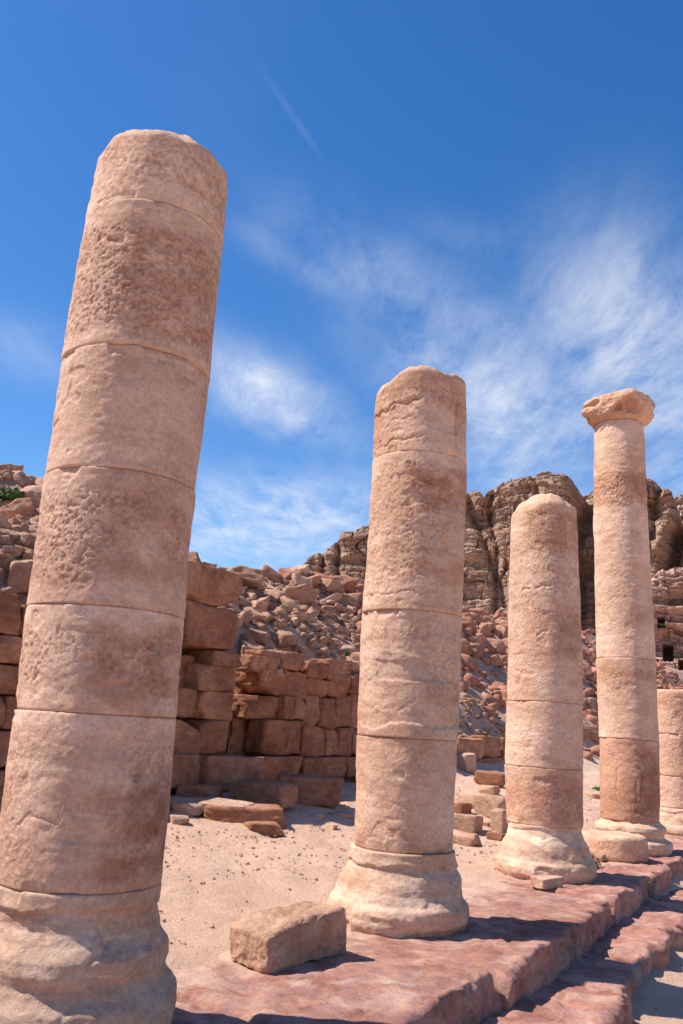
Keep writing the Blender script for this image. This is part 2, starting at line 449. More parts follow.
    for k in range(1, rings):
        f = 1-k/rings
        q = basept.copy(); q[:, 0] = cxx+(q[:, 0]-cxx)*f; q[:, 1] = cyy+(q[:, 1]-cyy)*f
        if topf is not None:
            q[:, 2] = zt+topf(q[:, 0]-cxx, q[:, 1]-cyy)+.012*fbm(q[:, 0]*12, q[:, 1]*12, 0, 3, seed)
        else: q[:, 2] = basept[:, 2]
        cur = np.arange(nth)+nb; nb += nth; verts.append(q)
        a = np.arange(nth); b = (a+1) % nth
        faces.append(np.stack([prev[a], prev[b], cur[b], cur[a]], -1)); prev = cur
    # close the middle with a tiny fan expressed as quads
    cen = np.array([[cxx, cyy, float(verts[-1][:, 2].mean())]]); verts.append(cen); ci = nb; nb += 1
    a = np.arange(0, nth, 2); faces.append(np.stack([prev[a], prev[(a+1) % nth], prev[(a+2) % nth], np.full(len(a), ci)], -1))
    # bottom cap
    bot = np.arange(nth); cb = np.array([[float(P[:nth, 0].mean()), float(P[:nth, 1].mean()), float(zc)]]); verts.append(cb); ci = nb; nb += 1
    faces.append(np.stack([bot[(a+2) % nth], bot[(a+1) % nth], bot[a], np.full(len(a), ci)], -1))
    # dirt held in the pits, iron-red and grey stains, paler dressed margins: each fixed to the stone itself
    mul = np.ones(Z.shape+(3,))
    tone = fbm(nx*.9, ny*.9, Z*1.5+seed, 4, seed+91)
    mul *= 1+np.clip(tone, -.8, .8)[..., None]*np.array([.16, .22, .26])
    mul *= 1-np.clip(pd*.38, 0, .3)[..., None]*np.array([.75, 1, 1.1])
    rg = .07*fbm(nx*5, ny*5, Z*6, 4, seed+93)
    thd2 = TH*180/math.pi
    for (a_, wa, sz0, sz1, colr, k_) in stains:
        da = np.abs((thd2-a_+180) % 360-180)/wa
        q = (1-sstep(da+rg*4, .75, 1.05))*sstep(Z+rg, sz0-.04, sz0+.04)*(1-sstep(Z+rg, sz1-.05, sz1+.05))*np.clip(.75+.9*fbm(nx*8, ny*8, Z*12, 4, seed+95), 0, 1)
        mul = mul*(1-q[..., None]*k_*.85*(1-np.array(colr)))
    ov = np.concatenate(verts); cc = np.ones((len(ov), 4), dtype=np.float32); cc[:Z.size, :3] = np.clip(mul, .2, 1.5).reshape(-1, 3)
    cc[Z.size:, :3] = .95
    me = mesh(name, ov, np.concatenate(faces))
    at = me.color_attributes.new('stone_tone', 'FLOAT_COLOR', 'POINT'); at.data.foreach_set('color', cc.ravel())
    o = link(name, me, mat, parent)
    o.color = (*tint, 1)
    return o
def make_prof(tab):
    tab = sorted(tab); z = [a[0] for a in tab]; r = [a[1] for a in tab]; c = [a[2] for a in tab]
    return lambda Z: (np.interp(Z, z, r), np.interp(Z, z, c))
BASEP = [(-.08, .50, 0), (.0, .525, 0), (.06, .545, 0), (.12, .55, 0), (.18, .535, 0), (.225, .49, 0), (.26, .475, 0), (.30, .485, 0), (.35, .475, 0), (.40, .43, 0), (.45, .405, 0), (.50, .39, 0), (.70, .39, 0)]
def base_prof(scale, cx, hs=1., lean=0.):
    return make_prof([(z*hs, r*scale, cx+lean*max(0, .4-z)) for z, r, _ in BASEP])
FLARE = [(-.08, .50, 0), (0, .525, 0), (.05, .545, 0), (.12, .545, 0), (.17, .53, 0), (.20, .50, 0), (.25, .485, 0), (.31, .475, 0), (.36, .455, 0), (.41, .425, 0), (.46, .405, 0), (.51, .392, 0), (.70, .39, 0)]
def flare_prof(scale, cx, hs=1., lean=0.):
    return make_prof([(z*hs, r*scale, cx+lean*max(0, .4-z)) for z, r, _ in FLARE])
# theta of the direction that faces the camera, per column, so cracks sit on the side seen in the photo
def face(X, Y): return math.degrees(math.atan2(-Y, -X)) % 360

# --- column 1 (nearest)
X, Y = -1.170, 4.4995; fc = face(X, Y)
c1 = empty('stone_column', (X, Y, 0), 'nearest and largest pinkish sandstone column at the left, with rough pitted drums and a rounded broken top', 'column')
S1 = [(fc+45, 45, .72, 1.12, (.66, .50, .44), .9), (fc+55, 35, .95, 1.22, (.6, .58, .58), .8), (fc+40, 55, 1.5, 1.86, (.72, .58, .52), .8), (fc+35, 50, 2.05, 2.5, (.78, .66, .6), .7), (fc+30, 60, 3.35, 3.9, (.8, .68, .62), .8), (fc, 180, 4.1, 4.7, (1.12, 1.14, 1.12), 1), (fc, 180, 1.88, 2.0, (1.15, 1.18, 1.2), 1), (fc, 180, 1.36, 1.5, (1.15, 1.18, 1.2), 1)]
p1 = make_prof([(.5, .393, .012), (1.1, .397, .011), (1.45, .396, .003), (1.99, .394, -.008), (2.66, .392, -.014), (2.92, .396, -.004), (3.41, .400, -.003), (4.1, .388, .008), (4.3, .383, .012), (4.6, .375, .012)])
j1 = [.656, 1.43, 1.93, 2.61, 3.26, 4.10]
tints = [(.97, .93, .92), (1, .96, .94), (.98, .94, .92), (1.0, .97, .95), (1.02, .98, .95), (1.04, 1.0, .97)]
for i, z in enumerate(j1):
    z1 = j1[i+1] if i+1 < len(j1) else 4.60
    ft = []
    if i == 4: ft = [(fc-50, fc+55, 3.20+.78, 3.62-.55, .006, .006, 'crack')]
    if i == 4: ft = [(fc-35, fc+60, 3.60-.38, 3.60-.62+.1, .007, .006, 'crack')]
    if i == 0: ft = [(fc-60, fc+30, .95, 1.0, .005, .007, 'crack'), (fc-20, fc+75, .86, .95, .004, .05, 'patch')]
    tf = (lambda x, y: .025*fbm(x*4, y*4, 1, 3, 5)-.03*x-.035*sstep(x*x+y*y, .09, .15)-.05*sstep(-x*.9-y*.3, .29, .34)+.02*y) if i == 5 else None
    col_part('drum', c1, p1, z, z1, stains=S1, seed=100+i*7, mat=M_col, nth=600, dz=.0062, pitamp=[.006, .007, .0075, .005, .0075, .0015][i], low=.005, tint=tints[i], topf=tf, feats=ft, bevel=[.006, .005, .005, .004, .004, .004][i])
col_part('base', c1, lambda Z: (base_prof(1.0, .0, 1.12)(Z)[0]-.0, Z*0+.0), -.06, .656, 150, M_base, nth=460, dz=.008, low=.01, base=True, ragged=(.575, .016, .028), tint=(1, .97, .95), bevel=.006)

# --- column 2
X, Y = .628, 7.239; fc = face(X, Y)
c2 = empty('stone_column', (X, Y, 0), 'second column from the left, tan sandstone with a cracked jagged broken top and patched shaft', 'column')
S2 = [(fc+45, 60, 3.22, 3.56, (.66, .50, .42), 1), (fc-10, 55, 1.80, 1.98, (.70, .74, .76), .9), (fc+20, 60, 1.62, 1.82, (.76, .64, .6), .9), (fc, 180, .5, .66, (.66, .58, .54), .9), (fc, 180, 3.60, 3.74, (1.2, 1.24, 1.24), 1), (fc+30, 50, 2.6, 2.76, (.76, .62, .54), .9), (fc, 120, .9, 1.3, (.84, .78, .75), .7), (fc+10, 60, 4.1, 4.5, (.8, .68, .6), .8)]
p2 = make_prof([(.4, .384, .006), (.53, .386, .006), (.8, .392, .006), (1.38, .408, .006), (2.0, .414, .007), (2.41, .416, .007), (2.6, .410, .010), (3.1, .409, .022), (3.48, .408, .027), (4.44, .402, .016)])
j2 = [.545, 1.375, 2.36, 3.68]
for i, z in enumerate(j2):
    z1 = j2[i+1] if i+1 < len(j2) else 4.40
    ft = []
    if i == 3: ft = [(fc-85, fc+5, 4.04, 4.14, .020, .010, 'crack'), (fc-70, fc+10, 3.76, 3.80, .012, .009, 'crack'), (fc+5, fc+52, 3.86, 4.20, .013, .12, 'patch'), (fc+50, 0, 3.86, 4.2, .02, .010, 'vcrack'), (fc-60, fc-8, 3.92, 3.99, .008, .008, 'crack'), (fc-80, fc+80, 4.08, 4.10, .008, .02, 'ledge')]
    if i == 0: ft = [(fc-60, fc+60, .86, .88, .003, .008, 'crack')]
    if i == 1: ft = [(fc-60, fc+20, 1.24+.36, 1.60, .004, .01, 'crack'), (fc-89, fc+89, 1.46, 1.50, -.014, .012, 'ledge'), (fc-48, fc+70, 1.80, 1.97, .009, .05, 'patch'), (fc-30, fc+70, 2.0, 2.3, .004, .08, 'patch')]
    if i == 2: ft = [(fc-80, fc+80, 2.50, 2.52, .008, .006, 'crack'), (fc-10, fc+70, 3.22, 3.5, .008, .1, 'patch'), (fc-60, fc+10, 3.0, 3.0, .003, .02, 'crack')]
    tf = (lambda x, y: .05*fbm(x*5, y*5, 1, 4, 9)+.05-.16*np.abs(x*.86-y*.1-.04)-.05*sstep(-x, .1, .3)) if i == 3 else None
    col_part('drum', c2, p2, z, z1, stains=S2, seed=200+i*7, mat=M_col, nth=400, dz=.009, pitamp=[.004, .004, .005, .004][i], low=.007, erode=.004,
             tint=[(1.0, .98, .96), (1.0, .99, .98), (1.05, 1.03, 1), (1.02, .97, .93)][i], topf=tf, feats=ft, bevel=[.005, .004, .002, .003][i], chips=1.2)
col_part('base', c2, flare_prof(1.0, .0, .98, -.06), -.06, .545, 250, M_base, stains=[(fc-40, 60, .1, .3, (1.25, 1.3, 1.34), .8), (fc+30, 50, .05, .2, (.8, .66, .6), .8)], swirl=.017, nth=380, dz=.009, low=.012, base=True, ragged=(.43, .018, .035), tint=(1.06, 1.03, 1))

# --- column 3
X, Y = 2.4264, 9.979; fc = face(X, Y)
c3 = empty('stone_column', (X, Y, 0), 'third column from the left, short worn smooth sandstone shaft with a rounded dome-like broken top', 'column')
S3 = [(fc, 180, .55, .95, (.78, .64, .58), .9), (fc+30, 70, 3.5, 4.3, (.78, .68, .60), .9), (fc-30, 60, .4, .54, (1.3, 1.38, 1.42), 1), (fc, 180, 1.86, 2.3, (1.14, 1.16, 1.18), .9), (fc+30, 60, 2.4, 2.9, (.88, .78, .72), .8), (fc, 180, 3.2, 3.3, (.84, .74, .68), .8)]
p3 = make_prof([(.4, .40, -.023), (.55, .406, -.023), (1.12, .420, -.031), (1.84, .419, -.024), (2.34, .414, -.022), (3.0, .400, -.026), (3.67, .385, -.031), (4.2, .378, -.03)])
j3 = [.535, 1.125, 1.815]
for i, z in enumerate(j3):
    z1 = j3[i+1] if i+1 < len(j3) else 4.10
    ft = []
    if i == 2: ft = [(fc-15, fc+18, 3.08, 3.11, .018, .016, 'crack'), (fc-38, fc-22, 3.02, 3.07, .016, .014, 'crack'), (fc-12, fc+6, 2.55, 2.6, .012, .014, 'crack'), (fc-80, fc+80, 3.52, 3.50, .004, .014, 'crack'), (fc-80, fc+80, 2.31, 2.32, .003, .010, 'crack'), (fc-60, fc+10, 2.8, 2.79, .003, .012, 'crack')]
    tf = (lambda x, y: .05*fbm(x*4, y*4, 1, 4, 19)+.09-.9*(np.maximum(0, x*x+y*y-.01))-.05*sstep(-x, .1, .3)) if i == 2 else None
    col_part('drum', c3, p3, z, z1, stains=S3, seed=300+i*7, mat=M_col, nth=320, dz=.011, pitamp=[.003, .003, .004][i], low=.008, erode=.004,
             tint=[(1.03, .98, .96), (1.05, 1.02, 1.0), (1.04, 1.01, .98)][i], topf=tf, feats=ft, bevel=[.004, .004, .004][i])
col_part('base', c3, flare_prof(.985, -.023, .97), -.06, .535, 350, M_base, stains=S3, swirl=.013, nth=320, dz=.010, low=.012, base=True, ragged=(.50, .012, .02), tint=(1.08, 1.07, 1.04))

# --- column 4 with its capital
X, Y = 4.2246, 12.719; fc = face(X, Y)
c4 = empty('stone_column', (X, Y, 0), 'tallest slender column at the right, the only one still topped by an eroded capital', 'column')
S4 = [(fc, 180, 4.82, 5.34, (.84, .70, .62), .9), (fc, 180, 5.36, 5.5, (1.15, 1.2, 1.2), 1), (fc+50, 40, .5, 1.3, (.66, .56, .52), .8), (fc, 180, 2.3, 2.5, (.84, .74, .68), .8), (fc, 180, 3.6, 4.7, (1.1, 1.11, 1.1), .8)]
p4 = make_prof([(.3, .395, .032), (.41, .395, .032), (1.49, .405, .038), (2.66, .411, .020), (3.9, .40, .0), (4.9, .392, -.017), (5.6, .376, -.012), (6.18, .365, -.007), (6.5, .36, -.007)])
j4 = [.40, 1.485, 2.595]
for i, z in enumerate(j4):
    z1 = j4[i+1] if i+1 < len(j4) else 6.17
    ft = []
    if i == 0: ft = [(fc+8, fc+50, .56, .50, .025, .02, 'crack'), (fc+12, 0, .62, .95, .016, .014, 'vcrack'), (fc+22, 0, .8, 1.05, .016, .012, 'vcrack'), (fc-25, 0, .75, 1.1, .01, .01, 'vcrack')]
    if i == 2: ft = [(fc-60, fc-5, 3.2, 3.55, .006, .012, 'crack'), (fc-70, fc+70, 4.78, 4.80, .006, .012, 'crack'), (fc-70, fc+70, 5.38, 5.36, .006, .02, 'crack'), (fc-50, fc-10, 6.02, 6.10, .018, .015, 'crack')]
    col_part('drum', c4, p4, z, z1, stains=S4, seed=400+i*7, mat=M_col, nth=280, dz=.013, pitamp=[.003, .006, .015][i], low=.009, erode=.004, pitband=(4.82, 5.34) if i == 2 else None,
             tint=[(.88, .76, .71), (1.05, 1.02, 1.0), (1.06, 1.03, 1.0)][i], feats=ft, bevel=[.005, .005, .004][i])
def attic(hs, sc, cx):
    return make_prof([(-.08, .53*sc, cx), (0, .54*sc, cx), (.08, .565*sc, cx), (.14, .55*sc, cx), (.17, .49*sc, cx), (.2, .455*sc, cx), (.23, .46*sc, cx), (.28, .49*sc, cx), (.33, .48*sc, cx), (.36, .44*sc, cx), (.38, .405*sc, cx), (.5, .39*sc, cx)])
col_part('base', c4, attic(1, .97, .035), -.06, .40, 450, M_base, nth=280, dz=.010, low=.008, base=True, tint=(1.08, 1.05, 1.0))
# capital: squarish eroded block with hollows between worn corner volutes
def capital(parent, z0, seed):
    nth, nz_ = 220, 46
    th = np.arange(nth)/nth*2*math.pi; v = np.linspace(0, 1, nz_)
    TH, VV = np.meshgrid(th, v); ct, sn = np.cos(TH), np.sin(TH)
    a = TH-math.radians(50)
    sq = (np.abs(np.cos(a))**5+np.abs(np.sin(a))**5)**(-1/5.)      # 1 .. 1.15 at corners
    prof = np.interp(v, [0, .06, .2, .42, .62, .8, .93, 1], [.352, .38, .46, .50, .508, .505, .49, .46])
    r = prof[:, None]*(1+(sq-1.05)*.75*sstep(VV, .1, .5))
    Z = z0+VV*(.39+.04*ct-.03*sn)
    nx, ny = ct*r, sn*r
    hol = sstep(fbm(nx*4.2, ny*4.2, Z*3.2, 2, seed), -.05, .45)*sstep(VV, .08, .3)*sstep(1-VV, .1, .4)
    r = r-.115*hol+.02*fbm(nx*7, ny*7, Z*8, 4, seed+3)+.006*fbm(nx*30, ny*30, Z*30, 3, seed+5)
    Z = Z+.02*fbm(nx*5, ny*5, 0, 3, seed+8)*VV
    P = np.stack([ct*r-.007, sn*r, Z], -1).reshape(-1, 3)
    Fq = gridfaces(nth, nz_, True); verts = [P]; faces = [Fq]; nb = len(P)
    prev = np.arange(nth)+(nz_-1)*nth; bp = P[prev]
    for k in range(1, 10):
        q = bp.copy(); q[:, :2] *= 1-k/10; q[:, 2] += .02*fbm(q[:, 0]*6, q[:, 1]*6, 0, 3, seed)+.01
        cur = np.arange(nth)+nb; nb += nth; verts.append(q); i = np.arange(nth); j = (i+1) % nth
        faces.append(np.stack([prev[i], prev[j], cur[j], cur[i]], -1)); prev = cur
    verts.append(np.array([[0, 0, z0+.41], [0, 0, z0]])); i = np.arange(0, nth, 2)
    faces.append(np.stack([prev[i], prev[i+1], prev[(i+2) % nth], np.full(len(i), nb)], -1))
    faces.append(np.stack([(i+2) % nth, i+1, i, np.full(len(i), nb+1)], -1))
    me = mesh('capital', np.concatenate(verts), np.concatenate(faces)); nv_ = len(me.vertices)
    cc = np.ones((nv_, 4), dtype=np.float32); q = np.zeros(nv_); q[:hol.size] = hol.ravel(); cc[:, :3] = 1-.3*q[:, None]*np.array([.8, 1, 1.1])  # stone coloured darker inside the hollows between the volutes
    at = me.color_attributes.new('stone_tone', 'FLOAT_COLOR', 'POINT'); at.data.foreach_set('color', cc.ravel())
    o = link('capital', me, M_col, parent); o.color = (1.0, .90, .82, 1)
capital(c4, 6.175, 77)

# --- column 5, cut by the right edge
X, Y = 6.0228, 15.459; fc = face(X, Y)
c5 = empty('stone_column', (X, Y, 0), 'low column stub at the right edge, behind the tallest column', 'column')
p5 = make_prof([(.4, .40, -.02), (3, .405, -.02)])
j5 = [.42, .93, 1.45, 1.97]
ztop5 = 2.33
for i, z in enumerate(j5[:3]):
    z1 = [.93, 1.62, 2.36][i]; z = [.42, .93, 1.62][i]
    tf = (lambda x, y: .01*fbm(x*4, y*4, 1, 3, 29)) if i == 2 else None
    col_part('drum', c5, p5, z, z1, 500+i*7, M_col, nth=240, dz=.014, pitamp=.004, low=.006, tint=[(1.0, .93, .93), (1.04, 1.0, .96), (1.05, .98, .92)][i], topf=tf, bevel=.008)
col_part('base', c5, flare_prof(1.05, -.02, .8), -.06, .42, 550, M_base, nth=240, dz=.012, low=.012, base=True, ragged=(.36, .02, .03), tint=(1.08, 1.05, 1.04))

# ------------------------------------------------------------------ stone steps under the columns
steps = empty('stone_steps', (*xy(3, .6), 0), 'two long worn pink and mauve stone steps running under the columns to the right', 'steps')
steps_loc = Vector(steps.location)
def slab(name, s0, s1, t0, t1, z0, z1, seed, front=.07, rough=.02, res=.022, tilt=0., cut=0.):
    ns = int((s1-s0)/res); ntt = int((t1-t0)/res); nzz = max(4, int((z1-z0)/res))
    # cube grid with nonuniform counts
    def surf(u, v, w): return u, v, w
    V = []; Fl = []; nb = 0
    def patch(A, Bv, C, nu, nv, flip):
        nonlocal nb
        u, v = np.meshgrid(np.linspace(0, 1, nu+1), np.linspace(0, 1, nv+1))
        P = A+u[..., None]*(Bv-A)+v[..., None]*(C-A)
        f = gridfaces(nu+1, nv+1)+nb
        if flip: f = f[:, ::-1]
        V.append(P.reshape(-1, 3)); Fl.append(f); nb += (nu+1)*(nv+1)
    a = lambda *p: np.array(p, float)
    patch(a(0, 0, 1), a(1, 0, 1), a(0, 1, 1), ns, ntt, True)
    patch(a(0, 1, 0), a(1, 1, 0), a(0, 1, 1), ns, nzz, False)
    patch(a(0, 0, 0), a(1, 0, 0), a(0, 0, 1), ns, nzz, True)
    patch(a(0, 0, 0), a(0, 1, 0), a(0, 0, 1), ntt, nzz, False)
    patch(a(1, 0, 0), a(1, 1, 0), a(1, 0, 1), ntt, nzz, True)
    P = np.concatenate(V); Fq = np.concatenate(Fl)
    s = s0+P[:, 0]*(s1-s0); t = t0+P[:, 1]*(t1-t0); z = z0+P[:, 2]*(z1-z0)
    # rounded edges through a soft box
    hs, ht, hz = (s1-s0)/2, (t1-t0)/2, (z1-z0)
    cs, ct_ = (s0+s1)/2, (t0+t1)/2
    rr = front*(1+.4*fbm(s*2.1, t*2.1, z*0+seed, 3, seed))
    rr = np.clip(rr, .01, .2)
    rs_ = np.minimum(rr, .03)
    qt = np.clip((t-(ct_+ht-rr))/rr, 0, 1); qz = np.clip((z-(z1-rr))/rr, 0, 1)
    L = np.maximum(1e-9, np.hypot(qt, qz)); k = np.where((qt > 0) & (qz > 0), np.maximum(qt, qz)/L, 1)
    t = np.where((qt > 0) & (qz > 0), ct_+ht-rr+qt*k*rr, t); z = np.where((qt > 0) & (qz > 0), z1-rr+qz*k*rr, z)
    # joint arrises
    es = np.minimum(s-s0, s1-s); z = z-.045*np.clip(1-es/.04, 0, 1)**2*(1+.8*fbm(s*5, t*5, seed, 2, seed))*sstep(P[:, 2], .5, 1)
    ns_ = fbm(s*1.3, t*1.3, z*1.3+seed, 4, seed+2)
    top = sstep(P[:, 2], .0, .9)
    z = z+top*(rough*ns_+.013*fbm(s*6, t*9, seed, 5, seed+4)-tilt*(s-cs)-.012*np.maximum(0, fbm(s*2.5, t*5, seed, 3, seed+5)-.1))
    fr = sstep(t, t1-.2, t1)
    t = t+fr*(.020*fbm(s*1.7, z*2.5, seed, 4, seed+6)+.014*fbm(s*8, z*8, seed, 4, seed+8))
    if cut: t = t-fr*cut*np.maximum(0, fbm(s*2.3, 0*z, seed, 3, seed+9)+.2)
    # broken bites out of the front arris and hair cracks across the top
    bq = _h(np.floor(s*3.1+.6*fbm(s*3, t*3, z*3+seed, 3, seed+12)).astype(np.int64), np.floor(z*7+.5*fbm(s*5, z*5, seed, 2, seed+13)).astype(np.int64), np.zeros(len(s), dtype=np.int64), seed+14)
    t = t-fr*.03*(bq > .55)*sstep(t, t1-.10, t1)
    ck = ridge(s*.9+.3*fbm(s*2, t*2, seed, 3, seed+15), t*1.1, seed*1.7, 2, seed+16)
    z = z-.022*sstep(ck, .88, .97)*sstep(P[:, 2], .8, 1)
    en = (P[:, 0]-.5)*2
    s = s+np.sign(en)*np.abs(en)**20*(.012*fbm(t*4, z*6, seed, 3, seed+11)-.004)
    t = t+np.clip(.20-.06*s, -.16, .24)*sstep(t, -.5, .6)
    Xw, Yw = xy(s, t)
    PP = np.stack([Xw-steps_loc.x, Yw-steps_loc.y, z], -1)
    # weld coincident border vertices
    key = np.round(np.stack([P[:, 0]*ns*1., P[:, 1]*ntt*1., P[:, 2]*nzz*1.], -1)).astype(np.int64)
    kk = key[:, 0]*1000003+key[:, 1]*1009+key[:, 2]
    u_, first, inv = np.unique(kk, return_index=True, return_inverse=True)
    o = link(name, mesh(name, PP[first], inv.ravel()[Fq]), M_step, steps)
    return o
cuts_s = [-5.2, -3.9, -2.5, -.73, .71, 2.45, 4.3, 5.5, 6.6, 7.7, 9.0, 10.4, 11.6, 13.0, 14.6, 16.2, 18]
for i in range(len(cuts_s)-1):
    rs = np.random.RandomState(900+i)
    slab('upper_slab', cuts_s[i]+.011, cuts_s[i+1]-.011, -.95, .93+rs.uniform(-.03, .03), -.42, .0+rs.uniform(-.008, .006), 900+i, front=.05, rough=.014, tilt=rs.uniform(-.008, .008))
cuts_l = [-5.6, -4.1, -2.6, -1.2, .35, 1.4, 2.9, 4.2, 5.6, 7.0, 8.3, 9.8, 11.5, 13.2, 15, 18]
for i in range(len(cuts_l)-1):
    rs = np.random.RandomState(950+i)
    slab('lower_slab', cuts_l[i]+.008, cuts_l[i+1]-.008, .80, 1.46+rs.uniform(-.05, .06), -.62, -.235+rs.uniform(-.02, .015), 960+i, front=.06, rough=.04, tilt=rs.uniform(-.02, .02), cut=.12)

# ------------------------------------------------------------------ ruined wall behind
WT = -4.9
def wall_pt(x, y, t):
    """image point -> (s, z) on the vertical plane at offset t"""
    d = ray(x, y); k = (t-st(0., 0.)[1])/(d[0]*NN[0]+d[1]*NN[1])
    s, _ = st(d[0]*k, d[1]*k); return float(s), float(EYE+d[2]*k)
def wall_block(parent, s0, s1, z0, z1, t, depth, seed, name='block', p=22, noise=.05, cuts=3, N=18, shrink=.006, mat=None, tilt=.045):
    ds, dz = s1-s0-shrink, z1-z0-shrink
    P, Fc = rock_verts(N, (ds*1.04, depth, dz*1.05), seed, cuts=cuts, p=p, noise=noise, tilt=tilt, cutd=(.93, 1.3), fr=1.8)
    cs, cz = (s0+s1)/2, (z0+z1)/2
    s = cs+P[:, 0]; tt = t-depth/2-P[:, 1]; z = cz+P[:, 2]
    X, Y = xy(s, tt)
    PP = np.stack([X-parent.location.x, Y-parent.location.y, z-parent.location.z], -1)
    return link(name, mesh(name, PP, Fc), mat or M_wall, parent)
wall = empty('ruined_wall', (*xy(3.2, WT), .45), 'tall ruined wall of reddish squared blocks in shade, seen behind and right of the nearest column', 'wall')
# blocks measured on the near pier (t=-4.6) and on the main face (t=-4.95): image rect -> wall rect
def blk(x0, y0, x1, y1, t, dep, seed, **k):
    s0, za = wall_pt(x0, (y0+y1)/2, t); s1, zb = wall_pt(x1, (y0+y1)/2, t)
    _, zt = wall_pt((x0+x1)/2, y0, t); _, zb = wall_pt((x0+x1)/2, y1, t)
    return wall_block(wall, s0, s1, zb, zt, t, dep, seed, **k)
TP, TM = -4.62, -4.95
pier = [(186, 568, 246, 606, .75), (184, 604, 243.5, 651, .7), (213, 651, 244, 668, .6), (158, 651, 196, 690, .35), (199, 664, 238, 692, .55), (158, 688, 200, 719, .6), (200, 690, 237, 720, .6),
        (158, 719, 200, 756, .6), (200, 720, 231, 755, .6), (140, 566, 187, 604, .6), (140, 603, 184, 651, .6), (120, 651, 158, 690, .5), (115, 688, 158, 719, .6), (115, 719, 158, 756, .6)]
for i, (a, b, c, d, e) in enumerate(pier): blk(a, b, c, d, TP if e != .35 else TP-.28, e, 1000+i, cuts=3)
main = [(262, 670, 308, 697, .6), (247, 696, 286, 720, .55), (285, 696, 297, 720, .5), (296, 696, 308, 720, .5), (268, 720, 304, 756, .55), (304, 727, 328, 757, .55), (327, 728, 341, 757, .5), (340, 727, 355, 757, .5),
        (305, 695, 323, 728, .45), (322, 697, 338, 729, .45), (337, 696, 352, 728, .45), (351, 692, 368, 728, .45), (307, 662, 330, 680, .5), (329, 660, 351, 680, .5), (306, 679, 330, 697, .4), (329, 679, 352, 697, .4), (351, 672, 372, 694, .5),
        (355, 728, 378, 757, .5), (250, 655, 268, 672, .35), (262, 650, 284, 671, .4), (284, 652, 308, 671, .4)]
for i, (a, b, c, d, e) in enumerate(main): blk(a, b, c, d, TM+(.06 if 256 < a < 300 and b > 690 else -.0)+random.uniform(-.04, .04), e, 1050+i, cuts=4, noise=.07)
low = [(120, 754, 207, 790, TP+.08), (207, 755, 262, 790, TP+.05), (261, 756, 304, 785, TM+.18), (304, 757, 350, 779, TM+.08), (350, 757, 385, 777, TM+.08)]
for i, (a, b, c, d, t) in enumerate(low): blk(a, b, c, d, t, .6, 1090+i, cuts=2)
# left stretch: regular courses running out of the frame behind the nearest column
for row, (z0, z1) in enumerate([(.3, .78), (.78, 1.18), (1.18, 1.56), (1.56, 1.9), (1.9, 2.22), (2.22, 2.6)]):
    s = -2.6+.17*row
    rs = np.random.RandomState(40+row)
    while s < 1.55:
        L = rs.uniform(.28, .6)
        wall_block(wall, s, s+L, z0, z1+(rs.uniform(-.05, .08) if row == 5 else 0), TM+.1+rs.uniform(-.04, .04), .5, int(rs.randint(9999)), cuts=4, noise=.045)
        s += L
# hidden stretch behind the second column, dropping away
for row in range(3):
    s = 7.9; rs = np.random.RandomState(70+row)
    while s < 10.6-row*.9:
        L = rs.uniform(.35, .7); wall_block(wall, s, s+L, .35+row*.42, .77+row*.42, TM, .5, int(rs.randint(9999)), cuts=4, noise=.045); s += L

rs = np.random.RandomState(88)
for i in range(30):
    bx = 250+100*rs.rand(); by = 676-rs.rand()*12; ss, zz = wall_pt(bx, by, TM-.3)
    sz_ = rs.uniform(.12, .3)
    Pq, Fc_ = rock_verts(9, (sz_*1.3, sz_, sz_*.75), 700+i, cuts=6, p=20, noise=.08, tilt=.15, cutd=(.75, 1.1))
    Xq, Yq = xy(ss, TM-.3+rs.uniform(-.25, .2))
    o = link('small_stone', mesh('small_stone', Pq, Fc_), M_rub, None, (Xq, Yq, zz), (rs.uniform(-.3, .3), rs.uniform(-.3, .3), rs.uniform(0, 6)))
    tag(o, 'small broken stone lying along the top of the ruined wall left of the second column', 'rock', 'small stones along the wall top')
for (s0, s1, z0, z1, t) in [(-2.6, 1.2, .3, 2.3, TM-.42), (1.2, 3.55, .3, 2.95, TM-.4), (3.4, 4.5, .3, 1.95, TM-.85), (4.3, 7.8, .3, 1.95, TM-.45)]:
    wall_block(wall, s0, s1, z0, z1, t, .3, 5, name='core', cuts=0, N=24, p=40, noise=.06)

lw = empty('low_wall', (*xy(12.5, WT), .6), 'low wall remnant of two shaded square blocks between the second and third columns', 'wall')
def blk2(x0, y0, x1, y1, t, dep, seed, **k):
    s0, _ = wall_pt(x0, (y0+y1)/2, t); s1, _ = wall_pt(x1, (y0+y1)/2, t)
    _, zt = wall_pt((x0+x1)/2, y0, t); _, zb = wall_pt((x0+x1)/2, y1, t)
    return wall_block(lw, s0, s1, zb, zt, t, dep, seed, **k)
for i, r in enumerate([(440, 737, 457, 768), (457, 738, 475, 755), (475, 739, 486, 760), (485, 737, 504, 759), (457, 754, 480, 770), (480, 758, 510, 772), (504, 739, 530, 772)]):
    blk2(*r, -4.9, .6, 1200+i, cuts=3, noise=.035)

